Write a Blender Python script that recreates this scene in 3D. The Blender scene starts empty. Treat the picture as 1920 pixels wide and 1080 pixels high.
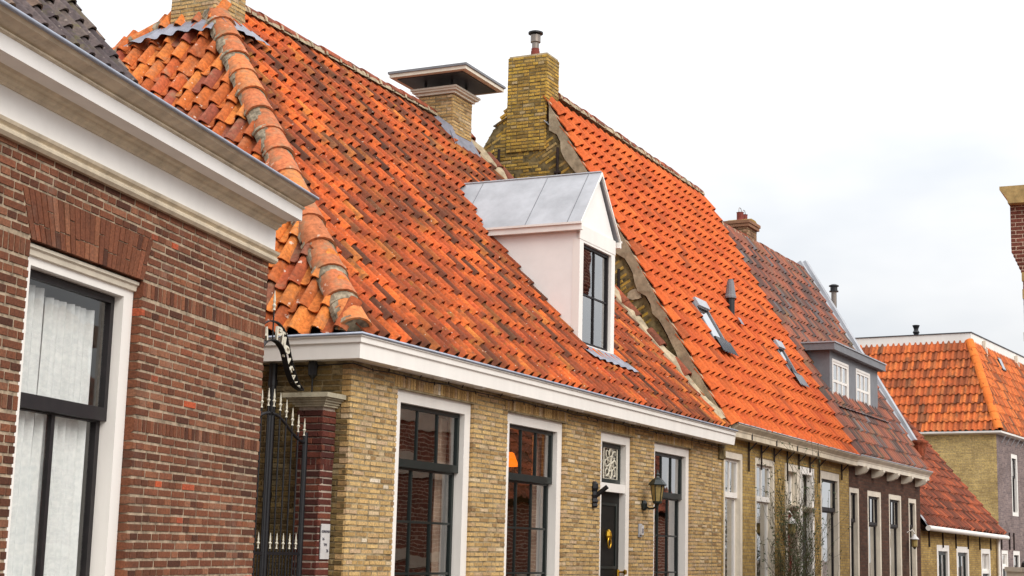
import bpy, math, random
import numpy as np
from mathutils import Matrix, Vector
random.seed(11); RN = np.random.default_rng(7)
S = bpy.context.scene; COL = S.collection; rad = math.radians

# ------------------------------------------------------------------ camera
PITCH, ROLL = rad(9.6), rad(1.46)
_f = Vector((0, math.cos(PITCH), math.sin(PITCH))); _r = Vector((1, 0, 0)); _u = _r.cross(_f)
_R = math.cos(ROLL)*_r + math.sin(ROLL)*_u; _U = -math.sin(ROLL)*_r + math.cos(ROLL)*_u
cam = bpy.data.objects.new('camera', bpy.data.cameras.new('camera')); COL.objects.link(cam)
cam.data.lens = 54.4; cam.data.sensor_width = 36; cam.data.clip_end = 3000; cam.data.clip_start = .05
CAMP = Vector((0, 0, 1.6))
cam.matrix_world = Matrix.Translation(CAMP) @ Matrix((_R, _U, -_f)).transposed().to_4x4()
S.camera = cam
# ------------------------------------------------------------------ sky, sun, exposure
SUN_EL, SUN_AZ = 39, 138            # azimuth clockwise from +Y
W = bpy.data.worlds.new('World'); S.world = W; W.use_nodes = True
nt = W.node_tree; nt.nodes.clear()
def wn(t, **k):
    n = nt.nodes.new(t)
    for a, b in k.items(): setattr(n, a, b)
    return n
out = wn('ShaderNodeOutputWorld'); bg = wn('ShaderNodeBackground'); sky = wn('ShaderNodeTexSky', sky_type='NISHITA', sun_disc=False)
sky.sun_elevation = rad(SUN_EL); sky.sun_rotation = rad(SUN_AZ); sky.dust_density = 3
tc = wn('ShaderNodeTexCoord'); sp = wn('ShaderNodeSeparateXYZ'); nt.links.new(tc.outputs['Generated'], sp.inputs[0])
mr = wn('ShaderNodeMapRange'); mr.inputs['From Min'].default_value = 0; mr.inputs['From Max'].default_value = 1
mr.inputs['To Min'].default_value = 5.0; mr.inputs['To Max'].default_value = 15.5      # overcast: brighter towards the zenith
nt.links.new(sp.outputs['Z'], mr.inputs['Value'])
no = wn('ShaderNodeTexNoise'); no.inputs['Scale'].default_value = 2.6; no.inputs['Detail'].default_value = 5; no.inputs['Roughness'].default_value = .55
mp = wn('ShaderNodeMapping'); mp.inputs['Scale'].default_value = (1, 1, 2.2); nt.links.new(tc.outputs['Generated'], mp.inputs[0]); nt.links.new(mp.outputs[0], no.inputs['Vector'])
cr = wn('ShaderNodeValToRGB'); cr.color_ramp.elements[0].position = .40; cr.color_ramp.elements[0].color = (.86, .89, .93, 1)
cr.color_ramp.elements[1].position = .60; cr.color_ramp.elements[1].color = (1.06, 1.06, 1.06, 1)
nt.links.new(no.outputs[0], cr.inputs[0])
ml = wn('ShaderNodeVectorMath', operation='SCALE'); nt.links.new(cr.outputs[0], ml.inputs[0]); nt.links.new(mr.outputs[0], ml.inputs['Scale'])
mx = wn('ShaderNodeMix', data_type='RGBA'); mx.inputs['Factor'].default_value = .92
nt.links.new(sky.outputs[0], mx.inputs['A']); nt.links.new(ml.outputs[0], mx.inputs['B'])
nt.links.new(mx.outputs['Result'], bg.inputs['Color']); bg.inputs['Strength'].default_value = .1
nt.links.new(bg.outputs[0], out.inputs[0])
sl = bpy.data.lights.new('sun', 'SUN'); sl.energy = 1.5; sl.angle = rad(35); sl.color = (1, .96, .9)
so = bpy.data.objects.new('sun', sl); COL.objects.link(so)
_d = Vector((math.sin(rad(SUN_AZ))*math.cos(rad(SUN_EL)), math.cos(rad(SUN_AZ))*math.cos(rad(SUN_EL)), math.sin(rad(SUN_EL))))
so.rotation_euler = _d.to_track_quat('Z', 'Y').to_euler(); so.location = _d*60
vs = S.view_settings; vs.view_transform = 'Standard'; vs.look = 'None'; vs.exposure = 0.56; vs.gamma = 1; vs.use_curve_mapping = False

# ------------------------------------------------------------------ material helpers
def hx(h):
    h = h.lstrip('#'); v = [int(h[i:i+2], 16)/255 for i in (0, 2, 4)]
    return tuple(x/12.92 if x <= .04045 else ((x+.055)/1.055)**2.4 for x in v) + (1,)
class NT:
    def __init__(s, name):
        s.m = bpy.data.materials.new(name); s.m.use_nodes = True; s.t = s.m.node_tree; s.t.nodes.clear()
        s.out = s.n('ShaderNodeOutputMaterial')
    def n(s, t, **k):
        n = s.t.nodes.new(t)
        for a, b in k.items(): setattr(n, a, b)
        return n
    def l(s, a, b): s.t.links.new(a, b)
    def math(s, op, a, b=None, c=None):
        n = s.n('ShaderNodeMath', operation=op)
        for i, v in enumerate((a, b, c)):
            if v is None: continue
            if isinstance(v, (int, float)): n.inputs[i].default_value = v
            else: s.l(v, n.inputs[i])
        return n.outputs[0]
    def ramp(s, fac, stops, interp='LINEAR'):
        n = s.n('ShaderNodeValToRGB'); n.color_ramp.interpolation = interp; e = n.color_ramp.elements
        while len(e) < len(stops): e.new(.5)
        for i, (p, c) in enumerate(stops): e[i].position = p; e[i].color = hx(c) if isinstance(c, str) else ((c, c, c, 1) if isinstance(c, (int, float)) else c)
        if fac is not None: s.l(fac, n.inputs[0])
        return n.outputs[0]
    def noise(s, scale, detail=3, vec=None, rough=.55, dist=0):
        n = s.n('ShaderNodeTexNoise'); n.inputs['Scale'].default_value = scale; n.inputs['Detail'].default_value = detail
        n.inputs['Roughness'].default_value = rough; n.inputs['Distortion'].default_value = dist
        s.l(vec if vec is not None else s.pos(), n.inputs['Vector']); return n.outputs[0]
    def pos(s):
        if not hasattr(s, '_p'): s._p = s.n('ShaderNodeNewGeometry').outputs['Position']
        return s._p
    def mix(s, f, a, b, mode='MIX'):
        n = s.n('ShaderNodeMix', data_type='RGBA', blend_type=mode)
        for v, i in ((f, 'Factor'), (a, 'A'), (b, 'B')):
            k = n.inputs[i] if i != 'Factor' else n.inputs[0]
            if i != 'Factor': k = [x for x in n.inputs if x.name == i and x.type == 'RGBA'][0]
            if isinstance(v, (int, float)): k.default_value = v
            elif isinstance(v, str): k.default_value = hx(v)
            elif isinstance(v, tuple): k.default_value = v
            else: s.l(v, k)
        return [x for x in n.outputs if x.type == 'RGBA'][0]
    def bsdf(s, color, rough=.7, bump=None, bdist=.01, bstr=.5, metal=0, spec=.4):
        b = s.n('ShaderNodeBsdfPrincipled')
        if isinstance(color, str): b.inputs['Base Color'].default_value = hx(color)
        else: s.l(color, b.inputs['Base Color'])
        if isinstance(rough, (int, float)): b.inputs['Roughness'].default_value = rough
        else: s.l(rough, b.inputs['Roughness'])
        b.inputs['Metallic'].default_value = metal; b.inputs['Specular IOR Level'].default_value = spec
        if bump is not None:
            bn = s.n('ShaderNodeBump'); bn.inputs['Strength'].default_value = bstr; bn.inputs['Distance'].default_value = bdist
            s.l(bump, bn.inputs['Height']); s.l(bn.outputs[0], b.inputs['Normal'])
        s.l(b.outputs[0], s.out.inputs[0]); return b
    def tone(s):
        a = s.n('ShaderNodeAttribute'); a.attribute_name = 'tone'; o = s.n('ShaderNodeObjectInfo')
        return s.math('FRACT', s.math('ADD', a.outputs['Fac'], o.outputs['Random']))
def piece_mat(name, stops, grain=.35, gscale=60, dirt=None, lichen=None, specks=None, rough=.85, bump=.4, spec=.25, streak=None):
    "bricks and tiles: a colour for each piece, then grain, growth and stains over the whole surface"
    m = NT(name); t = m.tone(); c = m.ramp(t, stops)
    g = m.noise(gscale, 4); c = m.mix(grain, c, m.mix(1.0, c, m.ramp(g, [(.25, (.25, .25, .25, 1)), (.75, (1.9, 1.8, 1.7, 1))]), 'MULTIPLY'))
    for d in (dirt or []):
        col, sc, lo, hi, amt = d
        f = m.noise(sc, 5, rough=.65); f = m.math('MULTIPLY', m.ramp(f, [(lo, 0.), (hi, 1.)]), amt)
        if len(d) > 5: pass
        f2 = m.math('MULTIPLY', f, m.ramp(t, [(0, .35), (1, 1.)])); c = m.mix(f2, c, col)
    if streak:                                                     # rain streaks running down the slope
        Uv, Vv, su, sv, col, lo, hi, amt = streak; cb = m.n('ShaderNodeCombineXYZ')
        for i, (vv, k) in enumerate(((Uv, su), (Vv, sv))):
            dt = m.n('ShaderNodeVectorMath', operation='DOT_PRODUCT'); m.l(m.pos(), dt.inputs[0]); dt.inputs[1].default_value = vv; m.l(m.math('MULTIPLY', dt.outputs['Value'], k), cb.inputs[i])
        c = m.mix(m.math('MULTIPLY', m.ramp(m.noise(1., 4, vec=cb.outputs[0], rough=.6), [(lo, 0.), (hi, 1.)]), amt), c, col)
    if lichen:
        col, sc, lo, hi, amt = lichen
        f = m.noise(sc, 6, rough=.7); big = m.noise(.9, 2); f = m.math('MULTIPLY', m.ramp(f, [(lo, 0.), (hi, 1.)]), m.ramp(big, [(.45, 0.), (.6, amt)])); c = m.mix(f, c, col)
    if specks:
        col, sc, lo, amt = specks
        f = m.noise(sc, 2); c = m.mix(m.math('MULTIPLY', m.ramp(f, [(lo, 0.), (lo+.03, 1.)]), amt), c, col)
    m.bsdf(c, rough, g, .006, bump, spec=spec); return m.m
def plain(name, col, rough=.6, var=.12, scale=8, metal=0, spec=.4, bump=.15, col2=None, streak=False):
    m = NT(name)
    v = None
    if streak:
        mp = m.n('ShaderNodeMapping'); mp.inputs['Scale'].default_value = (1, 1, .12); m.l(m.pos(), mp.inputs[0]); v = mp.outputs[0]
    n = m.noise(scale, 5, vec=v, rough=.65)
    a = hx(col) if isinstance(col, str) else col
    b = hx(col2) if col2 else tuple(x*(1-var*2.2) for x in a[:3])+(1,)
    c = m.ramp(n, [(.32, b), (.62, a)])
    m.bsdf(c, rough, m.noise(scale*9, 4), .003, bump, metal, spec); return m.m
def brick_mat(name, cols, mortar, course, length, rough=.9):
    "far walls: bricks too small to pick apart"
    m = NT(name); tc = m.n('ShaderNodeTexCoord'); s = m.n('ShaderNodeSeparateXYZ'); m.l(tc.outputs['Object'], s.inputs[0])
    cb = m.n('ShaderNodeCombineXYZ'); m.l(m.math('ADD', s.outputs[0], s.outputs[1]), cb.inputs[0]); m.l(s.outputs[2], cb.inputs[1])
    b = m.n('ShaderNodeTexBrick'); m.l(cb.outputs[0], b.inputs['Vector']); b.inputs['Scale'].default_value = 1
    b.inputs['Color1'].default_value = hx(cols[0]); b.inputs['Color2'].default_value = hx(cols[1]); b.inputs['Mortar'].default_value = hx(mortar)
    b.inputs['Brick Width'].default_value = length; b.inputs['Row Height'].default_value = course
    b.inputs['Mortar Size'].default_value = course*.10; b.inputs['Mortar Smooth'].default_value = .3; b.inputs['Bias'].default_value = 0
    n = m.noise(1.6, 5, rough=.7); c = m.mix(.55, b.outputs[0], m.mix(1., b.outputs[0], m.ramp(n, [(.3, (.55, .5, .45, 1)), (.7, (1.35, 1.35, 1.3, 1))]), 'MULTIPLY'))
    g = m.noise(22, 3); c = m.mix(.5, c, m.mix(1., c, m.ramp(g, [(.3, (.45, .45, .45, 1)), (.7, (1.5, 1.5, 1.45, 1))]), 'MULTIPLY'))
    inv = m.math('SUBTRACT', 1, b.outputs['Fac']); m.bsdf(c, rough, inv, .01, .6, spec=.2); return m.m
M = {}
M['brick_a'] = piece_mat('brown red brick', [(0, '#4a2d22'), (.2, '#643c2a'), (.45, '#794a34'), (.65, '#6b402e'), (.8, '#835239'), (.93, '#8a5f48'), (.988, '#804c36'), (.998, '#9c4c34'), (1, '#b85634')], .5, 70, [('#3a2b22', 1.3, .5, .68, .55), ('#86766a', 2.5, .56, .72, .4)])
M['mortar_a'] = plain('pale lime mortar', '#b8a48c', .95, .3, 14, spec=.1, bump=.5)
M['brick_b'] = piece_mat('yellow brick', [(0, '#8a6e4c'), (.15, '#aa8b5a'), (.4, '#c0a06c'), (.6, '#c9aa74'), (.78, '#b3946a'), (.92, '#bda282'), (.985, '#c8b28e'), (1, '#ddd2c0')], .55, 55, [('#7a6040', 2.2, .5, .7, .6), ('#96866c', 7, .52, .7, .45)], specks=('#e0d3ba', 16, .73, .5))
M['brick_side'] = piece_mat('mossy shaded yellow brick', [(0, '#5f4f34'), (.3, '#7d6942'), (.6, '#947d4e'), (.85, '#8a7854'), (1, '#b5a380')], .55, 50, [('#4a3f2c', 2.4, .42, .6, .8), ('#76693f', 5, .5, .66, .6)])  # moss, plus the shade of passage and eaves darkened into the colours
M['mortar_b'] = plain('grey brown mortar', '#a99878', .95, .3, 12, spec=.1, bump=.6)
M['brick_old'] = piece_mat('mossy yellow brick', [(0, '#7a6234'), (.25, '#97793c'), (.5, '#b48f42'), (.75, '#c3a04a'), (.92, '#a18858'), (1, '#b5a07a')], .6, 45, [('#4e4228', 3, .5, .68, .65), ('#8d7838', 6, .5, .66, .5)], lichen=('#b08e24', 9, .5, .6, .7))
M['mortar_old'] = plain('dark mossy mortar', '#857452', .95, .35, 10, spec=.1, bump=.6)
M['brick_p'] = piece_mat('dark red pier brick', [(0, '#43241f'), (.5, '#5c2f27'), (1, '#71402f')], .5, 60, [('#2c1c18', 4, .5, .7, .5)])
M['mortar_p'] = plain('white pointing', '#b5a596', .95, .25, 14, spec=.1)
M['brick_ch'] = piece_mat('brown chimney brick', [(0, '#6b4d3e'), (.5, '#8d6850'), (1, '#a38368')], .5, 60, [('#4a3c2e', 4, .5, .7, .5)])
M['far_yellow'] = brick_mat('far yellow brickwork', ('#d2b678', '#b09768'), '#a8997e', .05, .2)
M['far_gold'] = brick_mat('far ochre brickwork', ('#b3965a', '#967a48'), '#8a7c64', .05, .2)
M['far_brown'] = brick_mat('far dark brown brickwork', ('#5c4034', '#453029'), '#504238', .062, .22)
M['far_purple'] = brick_mat('far purple grey brickwork', ('#8b7a78', '#6f6264'), '#8b807c', .062, .22)
M['far_red'] = brick_mat('street red brickwork', ('#9c6452', '#824f40'), '#dccdbc', .075, .26)
M['tower'] = brick_mat('tower red brickwork', ('#7a473c', '#62382f'), '#c0aa98', .068, .22)
TILE_B = [(0, '#4f3224'), (.1, '#7c4029'), (.26, '#ac4f29'), (.5, '#c65d2a'), (.7, '#cf682e'), (.85, '#b5522c'), (.94, '#cd7a36'), (1, '#634432')]
M['tile_b'] = piece_mat('weathered orange pantile', TILE_B, .5, 38, [('#5c3020', 1.1, .42, .60, .75), ('#503a2a', 3.1, .5, .64, .75), ('#3a2c22', 9, .6, .74, .5)], lichen=('#a8842a', 6, .58, .68, .45), specks=('#d9c9b4', 26, .71, .55), streak=((.4368, .8996, 0), (-.5926, .2877, .7524), 3.2, .5, '#432a1e', .5, .66, .85))
M['tile_hip'] = piece_mat('chalky orange pantile', [(0, '#8c4428'), (.2, '#b26030'), (.45, '#c87236'), (.65, '#ce7f3e'), (.8, '#b45c32'), (.92, '#9c4e3c'), (1, '#7d5240')], .5, 30, [('#74402a', 2.2, .5, .66, .65), ('#96785e', 5, .52, .66, .7), ('#4a3426', 8, .6, .74, .6)], specks=('#e6d6c6', 14, .68, .6))
M['hipcap'] = piece_mat('ochre hip tile', [(0, '#b0663a'), (.4, '#c47a44'), (.7, '#b96a44'), (1, '#a5633f')], .5, 24, [('#8d7458', 5, .5, .64, .75), ('#574838', 8, .6, .74, .6)], specks=('#d8c8b4', 9, .68, .45))
M['tile_c'] = piece_mat('new bright orange pantile', [(0, '#b04d24'), (.4, '#c15a27'), (.8, '#c8642c'), (.95, '#b25324'), (1, '#904a2a')], .4, 30, [('#8c4424', 1.6, .46, .7, .5)], rough=.8, streak=((.4446, .8957, 0), (-.4479, .2223, .866), 4.5, .5, '#9a4526', .5, .72, .55))
M['tile_d'] = piece_mat('mixed brown and glazed pantile', [(0, '#35231d'), (.2, '#522d20'), (.4, '#703823'), (.58, '#824227'), (.8, '#944c2c'), (.9, '#5d4338'), (.96, '#54494a'), (1, '#686266')], .45, 40, [('#4c3526', 2.5, .5, .68, .6)], lichen=('#6f5d30', 4, .5, .62, .5), rough=.55, spec=.4)
M['tile_e'] = piece_mat('dull red pantile', [(0, '#523024'), (.3, '#783e2c'), (.6, '#8c4830'), (.85, '#985034'), (1, '#ad5632')], .5, 40, [('#43302a', 1.8, .44, .64, .85), ('#3e332a', 5, .5, .66, .7)])
M['tile_g'] = piece_mat('orange brown pantile', [(0, '#744630'), (.2, '#ad5a34'), (.5, '#c66838'), (.75, '#d1763f'), (.9, '#a8633c'), (1, '#664a3a')], .4, 30, [('#5b4030', 3.4, .5, .66, .8)])
M['tile_a'] = piece_mat('grey brown old pantile', [(0, '#40383a'), (.4, '#544a4a'), (.75, '#63574f'), (1, '#725c4e')], .55, 30, [('#2f2b2c', 3, .5, .68, .6)], lichen=('#66602f', 6, .5, .62, .6), specks=('#9d9084', 22, .68, .5))
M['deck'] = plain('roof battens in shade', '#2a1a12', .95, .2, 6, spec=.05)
M['ridge_old'] = piece_mat('mossy ridge tile', [(0, '#6b3f30'), (.5, '#8d4a34'), (1, '#a5583c')], .5, 30, [('#40382a', 4, .46, .62, .85)])
M['ridge_g'] = piece_mat('bright orange hip tile', [(0, '#cf6a2c'), (1, '#da7834')], .2, 20)
M['cement'] = plain('old cement fillet', '#bdac90', .95, .22, 7, spec=.1, bump=.9)
M['limemortar'] = plain('white lime bedding', '#a89a84', .95, .35, 11, spec=.1, bump=.8)
M['white'] = plain('white painted timber', '#f0ebe4', .5, .045, 2.5, bump=.08, streak=True)
M['cream'] = plain('cream painted timber', '#e0d5c2', .5, .08, 4, bump=.05)
M['stucco'] = plain('white stucco frieze', '#f2efeb', .8, .035, 2.5, bump=.2)
M['stonecap'] = plain('pale cap stone', '#bdb39a', .85, .2, 7)
M['beige'] = plain('beige painted cornice', '#dfd0b6', .5, .14, 6, bump=.05, streak=True)
M['lead'] = plain('grey lead sheet', '#8d8e9a', .55, .2, 5, spec=.5, bump=.3)
M['zinc'] = plain('pale zinc sheet', '#abadb2', .5, .13, 2.2, spec=.5)
M['slategrey'] = plain('slate grey cladding', '#7b7c80', .6, .08, 5)
M['gutter'] = plain('grey gutter lip', '#9aa0ae', .4, .1, 6, metal=.2, spec=.5)
M['iron'] = plain('black painted iron', '#16161a', .45, .2, 20, spec=.5)
M['rust'] = plain('rusty anchor iron', '#2c1c16', .8, .3, 14)
M['green'] = plain('black green paint', '#17211f', .35, .1, 10, spec=.5)
M['darksash'] = plain('dark brown sash', '#1a1618', .5, .2, 12, spec=.35, col2='#251f21')
M['door'] = plain('dark green door paint', '#12110e', .55, .2, 7, spec=.3)
M['reddoor'] = plain('deep red door paint', '#7d1f22', .35, .1, 7)
M['greydoor'] = plain('charcoal door paint', '#33343a', .4, .1, 7)
M['brass'] = plain('polished brass', '#d8a838', .3, .1, 12, metal=.9)
M['steel'] = plain('stainless flue steel', '#8a8078', .35, .1, 10, metal=.7)
M['terracotta'] = plain('red flue pot', '#7d3428', .7, .15, 12)
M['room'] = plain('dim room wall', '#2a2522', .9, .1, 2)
M['plate'] = plain('white enamel plate', '#cbc8c6', .4, .06, 10)
M['ink'] = plain('faded dark lettering', '#4a4550', .7, .1, 10)
M['letters'] = plain('cream iron letters', '#d9d2bf', .5, .08, 20)
M['asphalt'] = plain('clinker pavement', '#6a5a50', .95, .25, 3)
M['bark'] = plain('green brown twig bark', '#575034', .9, .3, 14)
M['leafm'] = plain('dark green leaf', '#38481f', .7, .3, 20)
M['lampglass'] = plain('yellowed lantern glass', '#a8925c', .3, .2, 10)
def curtain_mat():
    m = NT('white net curtain'); n = m.noise(30, 3); c = m.ramp(n, [(.3, '#e4e6e5'), (.7, '#f8f8f6')])
    d = m.n('ShaderNodeBsdfDiffuse'); t = m.n('ShaderNodeBsdfTranslucent'); m.l(c, d.inputs[0]); m.l(c, t.inputs[0])
    x = m.n('ShaderNodeMixShader'); x.inputs[0].default_value = .12; m.l(d.outputs[0], x.inputs[1]); m.l(t.outputs[0], x.inputs[2]); m.l(x.outputs[0], m.out.inputs[0]); return m.m
M['curtain'] = curtain_mat()
def glass_mat(name, k=2.2, wav=.25):
    m = NT(name); n = m.noise(2.2, 2); bn = m.n('ShaderNodeBump'); bn.inputs['Strength'].default_value = wav; bn.inputs['Distance'].default_value = .02; m.l(n, bn.inputs['Height'])
    ge = m.n('ShaderNodeNewGeometry'); dt = m.n('ShaderNodeVectorMath', operation='DOT_PRODUCT'); m.l(bn.outputs[0], dt.inputs[0]); m.l(ge.outputs['Incoming'], dt.inputs[1])
    c1 = m.math('SUBTRACT', 1., m.math('ABSOLUTE', dt.outputs['Value'])); f = m.math('ADD', .043, m.math('MULTIPLY', m.math('POWER', c1, 5.), .957)); f = m.math('MINIMUM', m.math('MULTIPLY', f, k), 1.)
    t = m.n('ShaderNodeBsdfTransparent'); t.inputs[0].default_value = (.95, .96, .95, 1); g = m.n('ShaderNodeBsdfGlossy'); g.inputs['Roughness'].default_value = .015; m.l(bn.outputs[0], g.inputs['Normal'])
    x = m.n('ShaderNodeMixShader'); m.l(f, x.inputs[0]); m.l(t.outputs[0], x.inputs[1]); m.l(g.outputs[0], x.inputs[2]); m.l(x.outputs[0], m.out.inputs[0]); return m.m
M['glass'] = glass_mat('window glass', 4.2, .06); M['glass_a'] = glass_mat('clear window glass', 1.6, .1)
def emit_mat(name, col, st):
    m = NT(name); e = m.n('ShaderNodeEmission'); e.inputs[0].default_value = hx(col); e.inputs[1].default_value = st; m.l(e.outputs[0], m.out.inputs[0]); return m.m
M['beigecurtain'] = plain('beige drape', '#b9a08c', .9, .15, 12)
M['sandstone'] = plain('ochre sandstone', '#b99c66', .85, .2, 6)
M['bulb'] = emit_mat('lit amber lampshade', '#ff7a14', 1.4); M['palroom'] = plain('pale room wall', '#b8b4ac', .9, .05, 2)

# ------------------------------------------------------------------ geometry helpers
class MB:
    def __init__(s): s.v = []; s.f = []; s.tn = []; s.sm = []
    def add(s, vs, fs, tone=0., smooth=False):
        o = len(s.v); s.v += [tuple(p) for p in vs]
        for f in fs: s.f.append(tuple(i+o for i in f)); s.tn.append(tone); s.sm.append(smooth)
        return s
    def box(s, x0, x1, y0, y1, z0, z1, tone=0.):
        vs = [(x, y, z) for z in (z0, z1) for y in (y0, y1) for x in (x0, x1)]
        return s.add(vs, [(0, 2, 3, 1), (4, 5, 7, 6), (0, 1, 5, 4), (2, 6, 7, 3), (0, 4, 6, 2), (1, 3, 7, 5)], tone)
    def prism(s, poly, axis, a, b, tone=0.):
        "poly (p,q): axis x -> (y,z); y -> (x,z); z -> (x,y)"
        n = len(poly); mk = {'x': lambda p, q, t: (t, p, q), 'y': lambda p, q, t: (p, t, q), 'z': lambda p, q, t: (p, q, t)}[axis]
        vs = [mk(p, q, a) for p, q in poly] + [mk(p, q, b) for p, q in poly]
        return s.add(vs, [tuple(range(n))[::-1], tuple(range(n, 2*n))] + [(i, (i+1) % n, n+(i+1) % n, n+i) for i in range(n)], tone)
    def tube(s, path, r, n=8, tone=0., cap=True):
        P = [Vector(p) for p in path]; R = r if isinstance(r, (list, tuple)) else [r]*len(P); o = []; up = None
        for i, p in enumerate(P):
            d = (P[min(i+1, len(P)-1)]-P[max(i-1, 0)]).normalized()
            if up is None: up = d.orthogonal().normalized()
            up = (up - d*up.dot(d)); up = up.normalized() if up.length > 1e-6 else d.orthogonal().normalized(); w = d.cross(up)
            o += [p + (up*math.cos(2*math.pi*k/n) + w*math.sin(2*math.pi*k/n))*R[i] for k in range(n)]
        fs = [(i*n+k, i*n+(k+1) % n, (i+1)*n+(k+1) % n, (i+1)*n+k) for i in range(len(P)-1) for k in range(n)]
        s.add(o, fs, tone, True)
        if cap: s.add(o[:n], [tuple(range(n))[::-1]], tone); s.add(o[-n:], [tuple(range(n))], tone)
        return s
    def lathe(s, prof, c=(0, 0, 0), n=16, tone=0.):
        vs = [(c[0]+r*math.cos(2*math.pi*k/n), c[1]+r*math.sin(2*math.pi*k/n), c[2]+z) for r, z in prof for k in range(n)]
        return s.add(vs, [(i*n+k, i*n+(k+1) % n, (i+1)*n+(k+1) % n, (i+1)*n+k) for i in range(len(prof)-1) for k in range(n)] + [tuple(range(n))[::-1], tuple(range((len(prof)-1)*n, len(prof)*n))], tone, False)
    def mesh(s, name, mat):
        me = bpy.data.meshes.new(name); me.from_pydata(s.v, [], s.f)
        a = me.attributes.new('tone', 'FLOAT', 'FACE'); a.data.foreach_set('value', s.tn)
        me.polygons.foreach_set('use_smooth', s.sm)
        if mat is not None: me.materials.append(M[mat] if isinstance(mat, str) else mat)
        me.update(); return me
    def build(s, name, mat, parent=None, kind=None):
        return link(bpy.data.objects.new(name, s.mesh(name, mat)), parent, kind)
def link(o, parent=None, kind=None):
    COL.objects.link(o)
    if parent is not None: o.parent = parent
    if kind: o['kind'] = kind
    return o
class Frame:
    "x along the facade, y into the house, z up"
    def __init__(s, o, rz): s.m = Matrix.Translation((o[0], o[1], 0)) @ Matrix.Rotation(rz, 4, 'Z')
FA = Frame((-1.956, 12.245), 1.32645); FB = Frame((-1.396, 13.589), 1.118756); FC = Frame((3.178, 23.007), 1.110029)
FD = Frame((6.535, 29.770), 1.082104); FE = Frame((9.234, 34.846), 1.064651); FG = Frame((15.547, 49.329), 1.012291)
def thing(name, fr, label, cat, loc=(0, 0, 0), group=None):
    o = link(bpy.data.objects.new(name, None)); o.empty_display_size = .2
    o.matrix_world = fr.m @ Matrix.Translation(loc); o['label'] = label; o['category'] = cat
    if group: o['group'] = group
    return o
def px_of(P):
    d = P-CAMP; z = d.dot(_f)
    if z < .1: return None
    return (960+2901*d.dot(_R)/z, 540-2901*d.dot(_U)/z, z)
def place(pieces, root, parent, name, stuffname, mesh, mb_fn, mat, limit=300):
    "pieces: local matrices + tone. the largest in view become objects of their own, the rest one joined part"
    mw = root.matrix_world; sc = []
    for i, (m, t) in enumerate(pieces):
        p = px_of(mw @ m.translation); ok = p and -20 < p[0] < 1940 and -20 < p[1] < 1100
        sc.append((0 if ok else 1, p[2] if p else 99, i))
    sc.sort(); own = [i for k, _, i in sc[:limit] if k == 0]; rest = sorted(set(range(len(pieces)))-set(own))
    for i in own:
        o = bpy.data.objects.new(name, mesh); COL.objects.link(o); o.parent = parent; o.matrix_local = pieces[i][0]
    if rest:
        V = np.array([v.co[:] for v in mesh.vertices]); F = [tuple(p.vertices) for p in mesh.polygons]; SMO = [p.use_smooth for p in mesh.polygons]
        mb = MB(); av = []
        for i in rest:
            A = np.array(pieces[i][0]); o = len(av)*len(V); av.append(V @ A[:3, :3].T + A[:3, 3])
            mb.f += [tuple(j+o for j in f) for f in F]; mb.tn += [pieces[i][1]]*len(F); mb.sm += SMO
        mb.v = np.concatenate(av).tolist(); mb.build(stuffname, mat, parent, 'stuff')

# bricks ------------------------------------------------------------
def unit_brick(mat):
    b = MB(); e = .04
    vs = [(0, 1, 0), (1, 1, 0), (1, 1, 1), (0, 1, 1), (0, .25, 0), (1, .25, 0), (1, .25, 1), (0, .25, 1), (e, 0, .12), (1-e, 0, .12), (1-e, 0, .9), (e, 0, .9)]
    b.add(vs, [(0, 1, 5, 4), (1, 2, 6, 5), (2, 3, 7, 6), (3, 0, 4, 7), (4, 5, 9, 8), (5, 6, 10, 9), (6, 7, 11, 10), (7, 4, 8, 11), (8, 9, 10, 11)])
    return b.mesh('brick', mat)
def holes(a, b, z, op):
    iv = [(a, b)]
    for x0, x1, z0, z1 in op:
        if z0 <= z <= z1:
            nv = []
            for p, q in iv:
                if x1 <= p or x0 >= q: nv.append((p, q)); continue
                if x0 > p: nv.append((p, x0))
                if x1 < q: nv.append((x1, q))
            iv = nv
    return iv
def lay(a, b, z0, z1, course, L, j, op=(), depth=.02, skip=None, seed=0, bond='mixed', rough=.003, keep=None):
    "bricks of a wall in (u,z), face at depth 0. returns [(u0,u1,z0,z1,dy,tone)]"
    rnd = random.Random(seed); res = []; n = int(round((z1-z0)/course))
    for k in range(n):
        za = z0+k*course; zc = za+course/2
        if skip and any(s0 < zc < s1 for s0, s1 in skip): continue
        for p, q in holes(a, b, zc, op):
            head = (k % 2) if bond == 'cross' else rnd.random() < .3
            u = p; first = True
            while u < q-.02:
                l = L*.5 if (head and rnd.random() < .85) or (not head and rnd.random() < .12) else L
                if first: l *= (.5 if k % 2 else 1.); first = False
                e = min(u+l, q)
                if q-e < L*.28: e = q
                if keep is None or keep((u+e)/2, zc):
                    wz = .006*math.sin(u*1.1+za*1.7)+rnd.uniform(-.0015, .0015); res.append((u+j*.32, e-j*.32, za+j/2+wz, za+course-j/2+wz, rnd.uniform(0, rough), rnd.random()))
                u = e
    return res
def soldiers(a, b, z0, z1, w, j, seed=0):
    rnd = random.Random(seed); n = max(1, int(round((b-a)/w))); w = (b-a)/n
    return [(a+i*w+j/2, a+(i+1)*w-j/2, z0+j/2, z1-j/2, rnd.uniform(0, .003), rnd.random()) for i in range(n)]
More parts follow.
